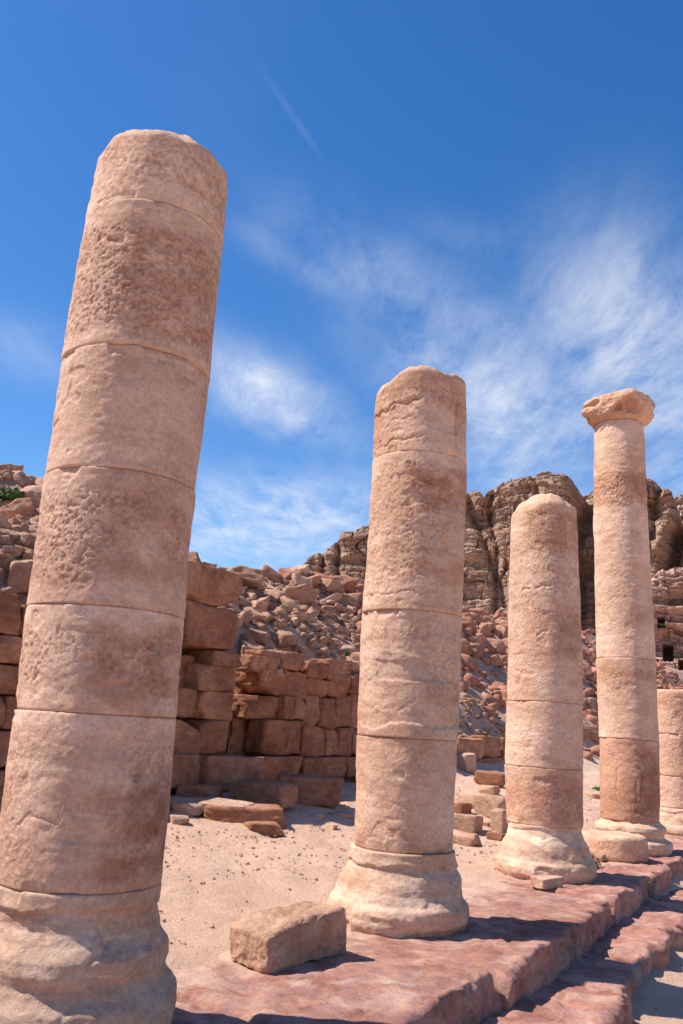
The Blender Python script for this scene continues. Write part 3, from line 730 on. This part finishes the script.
# ------------------------------------------------------------------ loose stones near the camera
def hull_block(name, label, pts, base_loc, seed, mat, cat='rock'):
    """broken block from measured corners: a soft convex shape through the given planes"""
    import bmesh
    bm = bmesh.new()
    for p in pts: bm.verts.new(p)
    r = bmesh.ops.convex_hull(bm, input=bm.verts)
    for g_ in r.get('geom_interior', []):
        if isinstance(g_, bmesh.types.BMVert) and g_.is_valid: bm.verts.remove(g_)
    bmesh.ops.recalc_face_normals(bm, faces=bm.faces)
    bmesh.ops.bevel(bm, geom=list(bm.edges), offset=.012, segments=2, affect='EDGES', profile=.6)
    bmesh.ops.triangulate(bm, faces=bm.faces)
    for _ in range(5):
        es = [e for e in bm.edges if e.calc_length() > .016]
        if not es: break
        bmesh.ops.subdivide_edges(bm, edges=es, cuts=1, use_grid_fill=False)
        bmesh.ops.triangulate(bm, faces=[f for f in bm.faces if len(f.verts) > 3])
    bm.normal_update()
    V = np.array([v.co[:] for v in bm.verts]); Nn = np.array([v.normal[:] for v in bm.verts])
    d = .020*fbm(V[:, 0]*5, V[:, 1]*5, V[:, 2]*5, 4, seed)+.008*fbm(V[:, 0]*22, V[:, 1]*22, V[:, 2]*22, 3, seed+2)
    d -= .012*np.maximum(0, ridge(V[:, 0]*6, V[:, 1]*6, V[:, 2]*9, 2, seed+5)-.5)
    V = V+Nn*d[:, None]
    for v, c in zip(bm.verts, V): v.co = c
    me = bpy.data.meshes.new(name); bm.to_mesh(me); bm.free()
    me.polygons.foreach_set('use_smooth', [True]*len(me.polygons))
    o = link(name, me, mat, None, base_loc); tag(o, label, cat); return o
def onz(x, y, z):
    d = ray(x, y); k = (z-EYE)/d[2]; return np.array([d[0]*k, d[1]*k, z])
# foreground block: footprint corners then upper corners (world), from its measured outline
b0 = onz(228, 962, 0.0); b1 = onz(269, 975, 0.0); b2 = onz(345, 953, 0.0)
b3 = b0+(b2-b1)*.95+np.array([.0, .0, 0])
tp0 = onz(229, 926, .20); tp1 = onz(267, 938, .20); tp1b = onz(283, 923, .255); tp2 = onz(345, 909, .29)
tp3 = tp0+(b2-b1)*.35+np.array([0, .02, .06]); tp4 = tp2+(b0-b1)*.75+np.array([0, .04, .0]); tp5 = tp1b+(tp2-tp1b)*.5+np.array([0, 0, .012])
ctr = (b0+b1+b2+b3)/4
pts = [p-np.array([ctr[0], ctr[1], 0]) for p in (b0, b1, b2, b3, tp0, tp1, tp1b, tp2, tp3, tp4, tp5)]
hull_block('sandstone_block', 'big rough broken sandstone block lying on the step between the first and second columns', pts, (ctr[0], ctr[1], .004), 5, M_loose)
# small block before the third column
pz = onz(548, 889, 0)
o = link('stone_chunk', rock_mesh('stone_chunk', 18, (.27, .19, .12), 31, cuts=3, p=18, noise=.04, tilt=.08, cutd=(.95, 1.2)), M_loose, None, (pz[0], pz[1]+.07, .05), (0.05, -.06, .5))
tag(o, 'small squarish stone chunk lying on the step before the third column base', 'rock')
# drum slice leaning at the fourth column
dp = onz(621, 862, 0); X, Y = float(dp[0]), float(dp[1])+.30
dd = empty('drum_fragment', (X, Y, 0), 'flat round slice of a broken column drum set against the base of the tallest column', 'rock')
col_part('disc', dd, make_prof([(0, .40, 0), (.05, .425, 0), (.3, .42, 0)]), .0, .30, 600, M_col, nth=200, dz=.012, pitamp=.006, low=.01, tint=(1.06, 1.0, .95), bevel=.015, topf=lambda x, y: .012*fbm(x*5, y*5, 0, 3, 3)+.02*x)
pz = onz(607, 861, 0)
o = link('stone_chunk', rock_mesh('stone_chunk', 14, (.24, .2, .13), 35, cuts=4, p=14, noise=.05), M_loose, None, (pz[0]-.1, pz[1], .05), (0, .1, .8)); tag(o, 'small rounded stone at the left foot of the round drum slice', 'rock')

# lit stones and shaded ledges at the foot of the wall
put_rock('flat_stone', 'pale flat boulder with a shaded face lying on sunlit sand before the wall', 'rock', (226, 820), (.62, .40, .24), 61, rot=-.2, N=26, sink=.04, cuts=6, p=12, noise=.05)
put_rock('flat_stone', 'low flat pale stone on the sand just right of the nearest column', 'rock', (186, 814), (.42, .34, .16), 62, rot=.2, N=20, sink=.03, cuts=6)
put_rock('flat_stone', 'small dark-edged stone at the right side of the nearest column, below the flat pale stone', 'rock', (178, 824), (.22, .2, .11), 63, rot=.5, N=14, sink=.03)
def ledge(label, px, size, seed, rot, sink=.05, mat=M_wall, **k):
    kk = dict(cuts=3, p=12, noise=.035, tilt=.05, cutd=(.95, 1.2)); kk.update(k)
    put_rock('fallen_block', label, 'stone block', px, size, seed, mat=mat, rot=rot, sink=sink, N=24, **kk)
UA = math.atan2(UU[1], UU[0])
ledge('long shaded fallen block lying closest to the lit sand before the wall', (240, 822), (.95, .60, .24), 71, .15, .05)
ledge('rounded shaded block leaning on the long fallen block before the wall', (262, 806), (.9, .62, .36), 72, -.5, .05, p=8)
ledge('large square shaded block at the wall foot, right of the rounded one', (305, 803), (.98, .72, .42), 73, .25, .06)
ledge('shaded slab fragment half buried beneath the long fallen block', (262, 833), (.42, .4, .13), 74, .3, .03)
ledge('low shaded stone in the shadow right of the nearest column', (196, 797), (.6, .5, .2), 75, .1, .04)
ledge('thin flat stone on the sand left of the second column', (340, 817), (.34, .3, .07), 76, .3, .02, mat=M_rub)
for i, (x, y, w) in enumerate([(272, 824, .12), (318, 819, .16), (334, 828, .12)]):
    put_rock('small_stone', ['small stone at the shadow edge by the long fallen block', 'small stone on the shadow edge below the large square block', 'small stone close to the left side of the second column'][i], 'rock', (x, y), (w, w*.8, w*.5), 80+i, rot=i, N=10, sink=.02)

# tumbled blocks in the gap between the second and third columns
tumb = [((465, 771), (.42, .4, .40), 'rounded boulder before the low wall remnant', 9), ((491, 786), (.66, .3, .30), 'dark wedge-shaped block below the low wall', 16),
        ((490, 795), (.36, .3, .2), 'pale block with a shaded end below the dark wedge', 14), ((470, 806), (.42, .3, .2), 'long low block in the gap, above the half hidden dark one', 14),
        ((492, 817), (.48, .34, .36), 'squarest big pale block in the gap, touching the third column outline', 20), ((461, 813), (.26, .3, .18), 'dark block half hidden by the second column', 18),
        ((467, 832), (.40, .36, .26), 'square block above the lowest stone, right of the second column', 18), ((488, 827), (.14, .14, .09), 'smallest stone among the tumbled blocks', 14),
        ((500, 832), (.22, .24, .34), 'upright pale block beside the third column', 16), ((497, 841), (.24, .24, .13), 'orange-brown block at the third column foot', 14),
        ((467, 845), (.34, .26, .17), 'lowest loose stone right of the second column, alone on the sand', 12)]
for i, (px, sz, lab, p) in enumerate(tumb):
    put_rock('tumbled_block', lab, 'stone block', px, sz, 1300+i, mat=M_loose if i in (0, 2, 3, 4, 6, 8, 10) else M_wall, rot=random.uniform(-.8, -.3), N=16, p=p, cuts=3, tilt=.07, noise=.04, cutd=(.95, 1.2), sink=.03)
gap2 = [((594, 742), .5, 'brown boulder seen between the third and tallest columns, midway up'), ((591, 708), .4, 'boulder on the rubble slope between the third and tallest columns, below the red outcrop'),
        ((594, 797), .3, 'low reddish stone between the third and tallest columns')]
for i, (px, w, lab) in enumerate(gap2):
    put_rock('boulder', lab, 'rock', px, (w*2, w*1.6, w*1.3 if i < 2 else .15), 1330+i, mat=M_rub, rot=i, N=16)

# ------------------------------------------------------------------ rubble on the slope
variants = [rock_mesh('rubble_stone', 12, (1, 1, 1), 2000+i, cuts=8, p=30, noise=.12, tilt=.2, cutd=(.72, 1.1)) for i in range(16)]
for v_ in variants: v_.materials.append(M_rub)
redv = [v_.copy() for v_ in variants]
for v_ in redv: v_.materials.clear(); v_.materials.append(M_red)
rs = np.random.RandomState(5)
def in_view(X, Y, Z, mgn=25):
    d = np.array([X, Y, Z-EYE]); z = d@F
    if z < 1: return False
    x = W/2+FPX*(d@RV)/z; y = H_/2-FPX*(d@UV)/z
    # skip what the columns hide for good
    if not (-mgn < x < W+mgn and 0 < y < H_+50): return False
    return x, y
zones = []
def add_rub(s, t, size, label, group, seed, sink=.34, cat='rock', red=False):
    X, Y = xy(s, t); z = float(Hst(s, t, False))
    r_ = np.random.RandomState(seed)
    o = bpy.data.objects.new('rubble_stone', (redv if red else variants)[r_.randint(len(variants))]); COL.objects.link(o)
    sx, sy, sz = size*r_.uniform(.85, 1.3), size*r_.uniform(.75, 1.05), size*r_.uniform(.5, .85)
    o.scale = (sx, sy, sz); o.location = (X, Y, z+sz*(.5-sink))
    o.rotation_euler = (r_.uniform(-.35, .35), r_.uniform(-.35, .35), r_.uniform(0, 6.28))
    tag(o, label, cat, group); return o
count = 0
placed = []
def far_enough(s, t, d):
    for (a, b, c) in placed:
        if (a-s)**2+(b-t)**2 < (.42*(c+d))**2: return False
    return True
zone_def = [  # s range, t range, n, size range, label, group
    ((-1.6, 2.4), (-8.5, -5.4), 55, (.22, .52), 'angular stone in the heap at the left edge, above the wall beside the nearest column', 'stones of the heap at the left edge'),
    ((2.4, 10.5), (-7.4, -5.35), 75, (.22, .55), 'angular tan stone low on the rubble slope just above the ruined wall', 'stones low on the rubble slope above the wall'),
    ((3, 16), (-11.2, -7.4), 75, (.26, .72), 'tan angular boulder high on the rubble slope between the first and second columns', 'boulders high on the rubble slope'),
    ((13, 36), (-12.4, -9.0), 85, (.55, 1.3), 'reddish boulder in the rubble band below the cliff, right of the second column', 'boulders of the band below the cliff'),
]
k = 0
for (sr, tr, n, szr, lab, grp) in zone_def:
    got = 0; tries = 0
    while got < n and tries < n*60:
        tries += 1
        s = rs.uniform(*sr); t = rs.uniform(*tr); z = szr[0]+(szr[1]-szr[0])*rs.beta(1.2, 2.4)
        X, Y = xy(s, t); zz = float(Hst(s, t, False)); q = in_view(X, Y, zz)
        if not q: continue
        x, y = q
        yb = 1.0
        # hidden behind a shaft: leave out
        if 40-(y-620)*.09 < x < 172 or 368 < x < 452 or 516 < x < 576 or 604 < x < 650: continue
        if not far_enough(s, t, z): continue
        placed.append((s, t, z)); add_rub(s, t, z, lab, grp, 3000+k, red='reddish' in lab); k += 1; got += 1
# the few that stand out
for (x, y, size, lab, sd) in [(297, 606, .72, 'dark upright boulder standing out in the middle of the rubble slope', 1), (330, 596, .8, 'large boulder perched at the crest of the rubble slope under the far cliff', 2),
                              (300, 578, .62, 'pointed boulder on the skyline of the rubble slope', 3), (283, 647, .5, 'squared block in the rubble slope above the rough wall block', 4),
                              (18, 524, .62, 'squared pale block jutting from the heap at the left edge', 5), (22, 592, .55, 'smooth rounded boulder in the heap at the left edge', 6)]:
    p = ghit(x, y); s, t = st(p[0], p[1]); add_rub(s, t, size, lab, None, 4000+sd, .1)
# countless smaller stones
def stuff_stones(name, label, n, sr, tr, szr, seed, mat, N=4, dens=None, sink=.3, flat=.7):
    rs = np.random.RandomState(seed); Vs = []; Fs = []; nb = 0
    base = [rock_verts(N, (1, 1, 1), seed+i, cuts=6, p=16, noise=.1, tilt=.15, cutd=(.7, 1.1)) for i in range(10)]
    s = rs.uniform(*sr, n); t = rs.uniform(*tr, n)
    z = Hst(s, t, False); X, Y = xy(s, t)
    for i in range(n):
        if not in_view(X[i], Y[i], z[i]): continue
        if dens is not None and rs.rand() > dens(s[i], t[i]): continue
        P, Fc = base[rs.randint(10)]
        sz = szr[0]+(szr[1]-szr[0])*rs.beta(1, 3.5)
        a = rs.uniform(0, 6.28); ca, sa_ = math.cos(a), math.sin(a)
        b = rs.uniform(-.4, .4); cb, sb = math.cos(b), math.sin(b)
        Q = P*np.array([sz*rs.uniform(.8, 1.4), sz, sz*flat*rs.uniform(.7, 1.2)])
        Q = np.stack([Q[:, 0]*cb+Q[:, 2]*sb, Q[:, 1], -Q[:, 0]*sb+Q[:, 2]*cb], -1)
        Q = np.stack([Q[:, 0]*ca-Q[:, 1]*sa_, Q[:, 0]*sa_+Q[:, 1]*ca, Q[:, 2]], -1)
        Q = Q+np.array([X[i], Y[i], z[i]+sz*flat*(.5-sink)])
        Vs.append(Q); Fs.append(Fc+nb); nb += len(Q)
    o = link(name, mesh(name, np.concatenate(Vs), np.concatenate(Fs)), mat); tag(o, label, 'rubble', kind='stuff'); return o
def dens_slope(s, t):
    n = float(fbm(s*.5, t*.5, 0, 2, 44))
    return 1.0 if s < 11 else (.55 if t < -9.0 else (.40 if t < -5.6 else .2)+.12*n)
stuff_stones('rubble', 'small broken stones filling the rubble slope behind the wall', 10500, (-2.5, 17), (-12, -5.35), (.05, .36), 50, M_rub, N=5, dens=dens_slope)
stuff_stones('rubble', 'small broken stones on the far slope below the cliff', 6000, (16, 60), (-14, -5.2), (.12, .8), 51, M_red, N=4, dens=dens_slope)
stuff_stones('pebbles', 'scattered pebbles and grit on the sandy ground', 11000, (-5, 16), (-4.8, -.4), (.004, .048), 52, M_loose, N=3, dens=lambda s, t: max(.25, .4+float(fbm(s*.9, t*.9, 0, 2, 9))), sink=.3)
stuff_stones('pebbles', 'grit on the street beside the lower step', 900, (-2, 14), (1.4, 4.5), (.008, .035), 53, M_loose, N=3)

# ------------------------------------------------------------------ far cliff and outcrop
def sil(pts, R):
    az = []; zt = []
    for x, y in pts:
        d = ray(x, y); az.append(math.atan2(d[0], d[1])); zt.append(EYE+d[2]/math.hypot(d[0], d[1])*R)
    return np.array(az), np.array(zt)
def cliff(name, pts, R, amin, amax, nu, nv, seed, mat, clefts, zb=-3, s=1., skew=0., caves=(), ledges=1., back=120):
    az, zt = sil(pts, R)
    zt = EYE+(zt-EYE)/(1-.30*(zt-EYE)/R)*1.01+1.5*R/340
    a = np.linspace(amin, amax, nu); top = np.interp(a, az, zt)
    top = top+.9*s*fbm(a*R/5/s, 0*a, 0*a+1, 4, seed)+1.0*s*np.round(1.2*fbm(a*R/14/s, 0*a, 0*a+5, 3, seed+1))
    v = np.linspace(0, 1, nv)
    A, VV = np.meshgrid(a, v)
    Z = zb+VV*(top[None]-zb)
    xx = A*R
    zs = Z+2.5*s*fbm(xx/40/s, 0*Z, Z/40/s, 3, seed+2)
    # strata: beds of uneven thickness, broken by vertical joints into blocks, each proud or recessed
    off = 5.5*s*fbm(xx/55/s, 0*Z+2, Z/120/s, 3, seed+8)+2.0*s*fbm(xx/12/s, 0*Z, zs/14/s, 3, seed+9)
    wz = zs+1.3*s*fbm(xx/11/s, 0*Z, Z/9/s, 3, seed+20)+.012*xx
    wx = xx+1.6*s*fbm(xx/8/s, 0*Z+4, Z/7/s, 3, seed+21)
    for (hh, ww, am, sd_) in ((13, 17, 3.4, 1), (6.1, 8.3, 2.0, 2), (2.7, 4.6, 1.15, 3), (1.3, 2.1, .6, 4)):
        q = wz/(hh*s)+1.1*vn(wz/(hh*2.7*s), 0*Z, 0*Z, seed+30+sd_)
        row = np.floor(q); rh = _h(row.astype(np.int64), np.zeros_like(row, dtype=np.int64), np.zeros_like(row, dtype=np.int64), seed+sd_)
        c_ = wx/(ww*s)*(1+.0*rh)+rh*7.3+.8*vn(wx/(ww*2.1*s), row*3.1, 0*Z, seed+40+sd_)
        ci_ = np.floor(c_); hv = _h(row.astype(np.int64), ci_.astype(np.int64), np.zeros_like(row, dtype=np.int64), seed+50+sd_)
        fz = q-row; fx = c_-ci_
        off = off+am*s*ledges*((hv-.5)*1.5+(rh-.5)*1.3) + .35*am*s*(np.exp(-(np.minimum(fz, 1-fz)*hh/.35/1.0)**2)+.8*np.exp(-(np.minimum(fx, 1-fx)*ww/.45)**2))-.5*am*s*fz
    off = off+.9*s*fbm(xx/2.6/s, 0*Z, zs/1.8/s, 4, seed+12)
    fis = ridge(xx/17/s+.25*fbm(Z/8/s, 0*Z, 0*Z, 2, seed), 0*Z, Z/90/s, 2, seed+14)
    off = off+4*s*sstep(fis, .8, .98)
    for (x, y, dep, wid, lean) in clefts:
        d = ray(x, y); ca = math.atan2(d[0], d[1]); cz = EYE+d[2]/math.hypot(d[0], d[1])*R
        ctr_ = ca+lean*(cz-Z)/R+1.2*s*fbm(Z/9/s, 0*Z, 0*Z+x, 3, seed)/R
        off = off+dep*np.exp(-np.abs((A-ctr_)*R/wid)**1.6)
    hollow = np.zeros_like(Z)
    for (x, y, w, h, dep) in caves:
        d = ray(x, y); ca = math.atan2(d[0], d[1]); cz = EYE+d[2]/math.hypot(d[0], d[1])*R
        q = np.maximum(np.abs((A-ca)*R/(w/2)), np.abs((Z-cz)/(h/2)))
        off = off+dep*(1-sstep(q, .85, 1.1))
    lean_b = .30*(Z-zb)+np.maximum(0, VV-.93)**2*900*s*.5
    scree = 26*s*(1-sstep(Z, zb, zb+22*s))
    Rr = R+lean_b+off-scree-skew*(A-a.mean())*R
    X = np.sin(A)*Rr; Y = np.cos(A)*Rr
    V = [np.stack([X, Y, Z], -1)]
    # plateau running back and dropping
    for bk, dz in ((back*.15, -.5), (back*.4, -2), (back, -top.max()*.4), (back*1.3, zb-top.max())):
        X2 = np.sin(a)*(Rr[-1]+bk); Y2 = np.cos(a)*(Rr[-1]+bk); Z2 = np.maximum(top+dz, zb)
        V.append(np.stack([X2, Y2, Z2], -1)[None])
    P = np.concatenate(V, 0)
    g = gridfaces(nu, P.shape[0])
    me = mesh(name, P.reshape(-1, 3), g, False)
    o = link(name, me, mat); return o
cl_pts = [(255, 640), (285, 580), (300, 563), (309, 550), (318, 545), (330, 538), (344, 527), (356, 523), (368, 517), (390, 505), (420, 494), (450, 490), (466, 489), (478, 489), (484, 495), (491, 487), (503, 480), (520, 476), (545, 473), (562, 476), (575, 480), (588, 482), (600, 481), (625, 484), (648, 489), (662, 494), (672, 503), (680, 516), (683, 522), (700, 510), (760, 520), (900, 560)]
o = cliff('cliff', cl_pts, 340, rad(-8), rad(38), 1150, 330, 11, M_cliff, [(481, 510, 6, 1.6, .3), (580, 540, 24, 3.6, -.02), (594, 600, 20, 3.6, .0), (342, 570, 7, 1.4, .1), (322, 570, 5, 1.2, 0), (674, 545, 30, 3.6, -.3), (636, 600, 9, 2.2, -.2), (497, 575, 5, 1.2, .05), (543, 520, 4, 1.2, .1)], skew=.3)
tag(o, kind='structure')
far_pts = [(640, 560), (660, 530), (672, 505), (680, 499), (690, 494), (720, 500), (900, 520)]
o = cliff('cliff', far_pts, 520, rad(19), rad(40), 260, 120, 23, M_cliff, [], skew=-.1); tag(o, kind='structure')
out_pts = [(560, 730), (590, 680), (600, 626), (620, 608), (650, 588), (664, 578), (675, 572), (683, 571), (700, 560), (760, 575), (900, 640)]
o = cliff('rock_outcrop', out_pts, 130, rad(14), rad(34), 420, 220, 37, M_out, [], s=.42, skew=-.1, zb=0, ledges=1.6, back=40,
          caves=[(668, 650, 1.3, 2.6, 6), (663, 688, 6.0, 2.0, 7), (661, 618, 1.0, 1.5, 4), (679, 688, 2.5, 1.5, 5), (655, 662, 1.0, 1.2, 4), (684, 664, 1.4, 1.6, 4)])
o.data.polygons[0].use_smooth = False; tag(o, 'lumpy red rock outcrop with dark cave openings at the right edge, behind the column stub', 'rock outcrop')

# ------------------------------------------------------------------ small plants
def plant(name, label, loc, R, n, seed, mat, h=.8):
    rs = np.random.RandomState(seed)
    root = empty(name, loc, label, 'plant')
    V = []; Fc = []
    for i in range(n):
        d = rs.normal(0, 1, 3); d /= np.linalg.norm(d); d[2] = abs(d[2])
        c = d*R*rs.uniform(.3, 1)*np.array([1, 1, h]); u = rs.normal(0, 1, 3); u /= np.linalg.norm(u); w = np.cross(u, d); w /= np.linalg.norm(w)+1e-9
        L = R*.22; k_ = len(V)
        V += [c-u*L, c+w*L*.45, c+u*L, c-w*L*.45]; Fc.append((k_, k_+1, k_+2, k_+3))
    link('leaves', mesh('leaves', np.array(V), Fc), mat, root)
    V = []; Fc = []
    for i in range(12):
        d = rs.normal(0, 1, 3); d[2] = abs(d[2])+.4; d /= np.linalg.norm(d); e = d*R*.9; k_ = len(V); w = R*.02
        for (c, ww) in ((np.zeros(3), w), (e, w*.3)):
            V += [c+np.array([ww, 0, 0]), c+np.array([-ww*.5, ww*.87, 0]), c+np.array([-ww*.5, -ww*.87, 0])]
        for j in range(3): Fc.append((k_+j, k_+(j+1) % 3, k_+3+(j+1) % 3, k_+3+j))
    link('stem', mesh('stem', np.array(V), Fc), M_dry, root)
p = ghit(13, 507); plant('small_shrub', 'small green shrub growing among the stones at the top of the left heap', (p[0], p[1]-.15, p[2]+.1), .26, 260, 1, M_leaf)
p = ghit(345, 657); plant('small_shrub', 'tiny green shrub on the rubble slope just left of the second column', (p[0], p[1]-.1, p[2]+.05), .16, 140, 2, M_leaf)
p = ghit(597, 790); plant('small_shrub', 'low green weed on the ground left of the tallest column', (p[0], p[1], p[2]), .14, 120, 3, M_leaf, .6)
p = onz(591, 868, 0); plant('dry_tuft', 'dry brownish tuft at the right foot of the third column', (p[0]+.02, p[1]+.05, 0), .13, 160, 4, M_dry, 1.1)

# ------------------------------------------------------------------ light and sky
SUN_EL, SUN_AZ = 54., 270.   # azimuth clockwise from +Y
el, az = rad(SUN_EL), rad(SUN_AZ)
sd = Vector((math.sin(az)*math.cos(el), math.cos(az)*math.cos(el), math.sin(el)))
L = bpy.data.lights.new('sun', 'SUN'); L.energy = 5.0; L.angle = rad(.53); L.color = (1, .925, .83)
lo = bpy.data.objects.new('sun', L); COL.objects.link(lo); lo.rotation_euler = sd.to_track_quat('Z', 'Y').to_euler()
w = bpy.data.worlds.new('World'); scene.world = w; w.use_nodes = True; nt = w.node_tree; B = NB(nt)
bg = nt.nodes['Background']
sky = B.n('ShaderNodeTexSky', sky_type='NISHITA'); sky.sun_disc = False; sky.sun_elevation = el; sky.sun_rotation = az
sky.altitude = 900; sky.air_density = 1.0; sky.dust_density = .6; sky.ozone_density = 1.6
hsv = B.n('ShaderNodeHueSaturation'); hsv.inputs['Saturation'].default_value = 1.36; hsv.inputs['Hue'].default_value = .506; hsv.inputs['Value'].default_value = 1.36; B.l(sky.outputs[0], hsv.inputs['Color'])
tc = B.n('ShaderNodeTexCoord'); G = tc.outputs['Generated']
sx = B.n('ShaderNodeSeparateXYZ'); B.l(G, sx.inputs[0])
# cirrus lie on a high flat layer: project the direction on it
zc = B.math('MAXIMUM', sx.outputs[2], .05)
u_ = B.math('DIVIDE', sx.outputs[0], zc); v_ = B.math('DIVIDE', sx.outputs[1], zc)
cb = B.n('ShaderNodeCombineXYZ'); B.l(u_, cb.inputs[0]); B.l(v_, cb.inputs[1])
def layer(rot, sc, scale, det, dist, off=(0, 0, 0), rough=.55):
    mp = B.n('ShaderNodeMapping'); mp.inputs['Rotation'].default_value = (0, 0, rad(rot)); mp.inputs['Scale'].default_value = sc; mp.inputs['Location'].default_value = off
    B.l(cb.outputs[0], mp.inputs[0]); return B.noise(mp.outputs[0], scale, det, rough, dist)
streak = layer(38, (1, .34, 1), 3.0, 12, .3, (3.1, 1.7, 0), .68)
streak2 = layer(-20, (1, .5, 1), 5.5, 12, .4, (1.2, 7.7, 0), .7)
big = layer(15, (1, 1, 1), .75, 3, .3, (5.2, 2.3, 0))
# cloud banks placed on the sky by direction (azimuth deg, elevation deg, half widths)
def bank(x, y, wx, wy, tilt=0.):
    d = ray(x, y); d = d/np.linalg.norm(d)
    r = RV-d*(RV@d); r /= np.linalg.norm(r); u = np.cross(r, d)
    c_, s_ = math.cos(rad(tilt)), math.sin(rad(tilt)); a = r*c_+u*s_; b = -r*s_+u*c_
    vm = []
    for ax, w_ in ((a, wx), (b, wy)):
        q = B.n('ShaderNodeVectorMath', operation='DOT_PRODUCT'); B.l(G, q.inputs[0]); q.inputs[1].default_value = tuple(ax/(w_/FPX))
        vm.append(B.math('POWER', B.math('ABSOLUTE', q.outputs['Value']), 2))
    e = B.math('ADD', vm[0], vm[1])
    return B.math('POWER', 2.718, B.math('MULTIPLY', e, -1))
banks = [(635, 345, 100, 85, -35, .92), (500, 400, 120, 70, -40, .85), (265, 395, 85, 34, -25, .85), (280, 525, 150, 50, 0, .8), (400, 290, 110, 40, -30, .55), (660, 390, 70, 70, 0, .9), (296, 120, 38, 3.0, -54, .17), (310, 270, 70, 16, -30, .45), (520, 460, 90, 40, 0, .6), (30, 350, 80, 30, -10, .22), (670, 470, 60, 40, 0, .6), (500, 240, 110, 22, -10, .2)]
msum = None
for (x, y, a, b, t, s_) in banks:
    q = B.math('MULTIPLY', bank(x, y, a, b, t), s_)
    msum = q if msum is None else B.math('MAXIMUM', msum, q)
st1 = B.g(streak, .40, .72); st2 = B.g(streak2, .40, .68)
tex = B.math('ADD', B.math('MULTIPLY', st1, .72), B.math('MULTIPLY', st2, .42))
cl = B.math('MULTIPLY', msum, B.math('ADD', tex, .10))
cl = B.math('ADD', cl, B.math('MULTIPLY', B.math('MULTIPLY', B.g(big, .5, .75), st1), .06))
cl = B.math('MINIMUM', B.math('MULTIPLY', cl, .92), .85)
up = B.g(sx.outputs[2], .0, .06)
cl = B.math('MULTIPLY', cl, up)
mixc = B.mix(cl, hsv.outputs[0], (7.6, 7.8, 8.2))
B.l(mixc, bg.inputs['Color']); bg.inputs['Strength'].default_value = .09
vs = scene.view_settings; vs.view_transform = 'Standard'; vs.look = 'None'; vs.exposure = .54; vs.gamma = 1; vs.use_curve_mapping = False
scene.render.engine = 'CYCLES'
scene.cycles.max_bounces = 6; scene.cycles.diffuse_bounces = 4
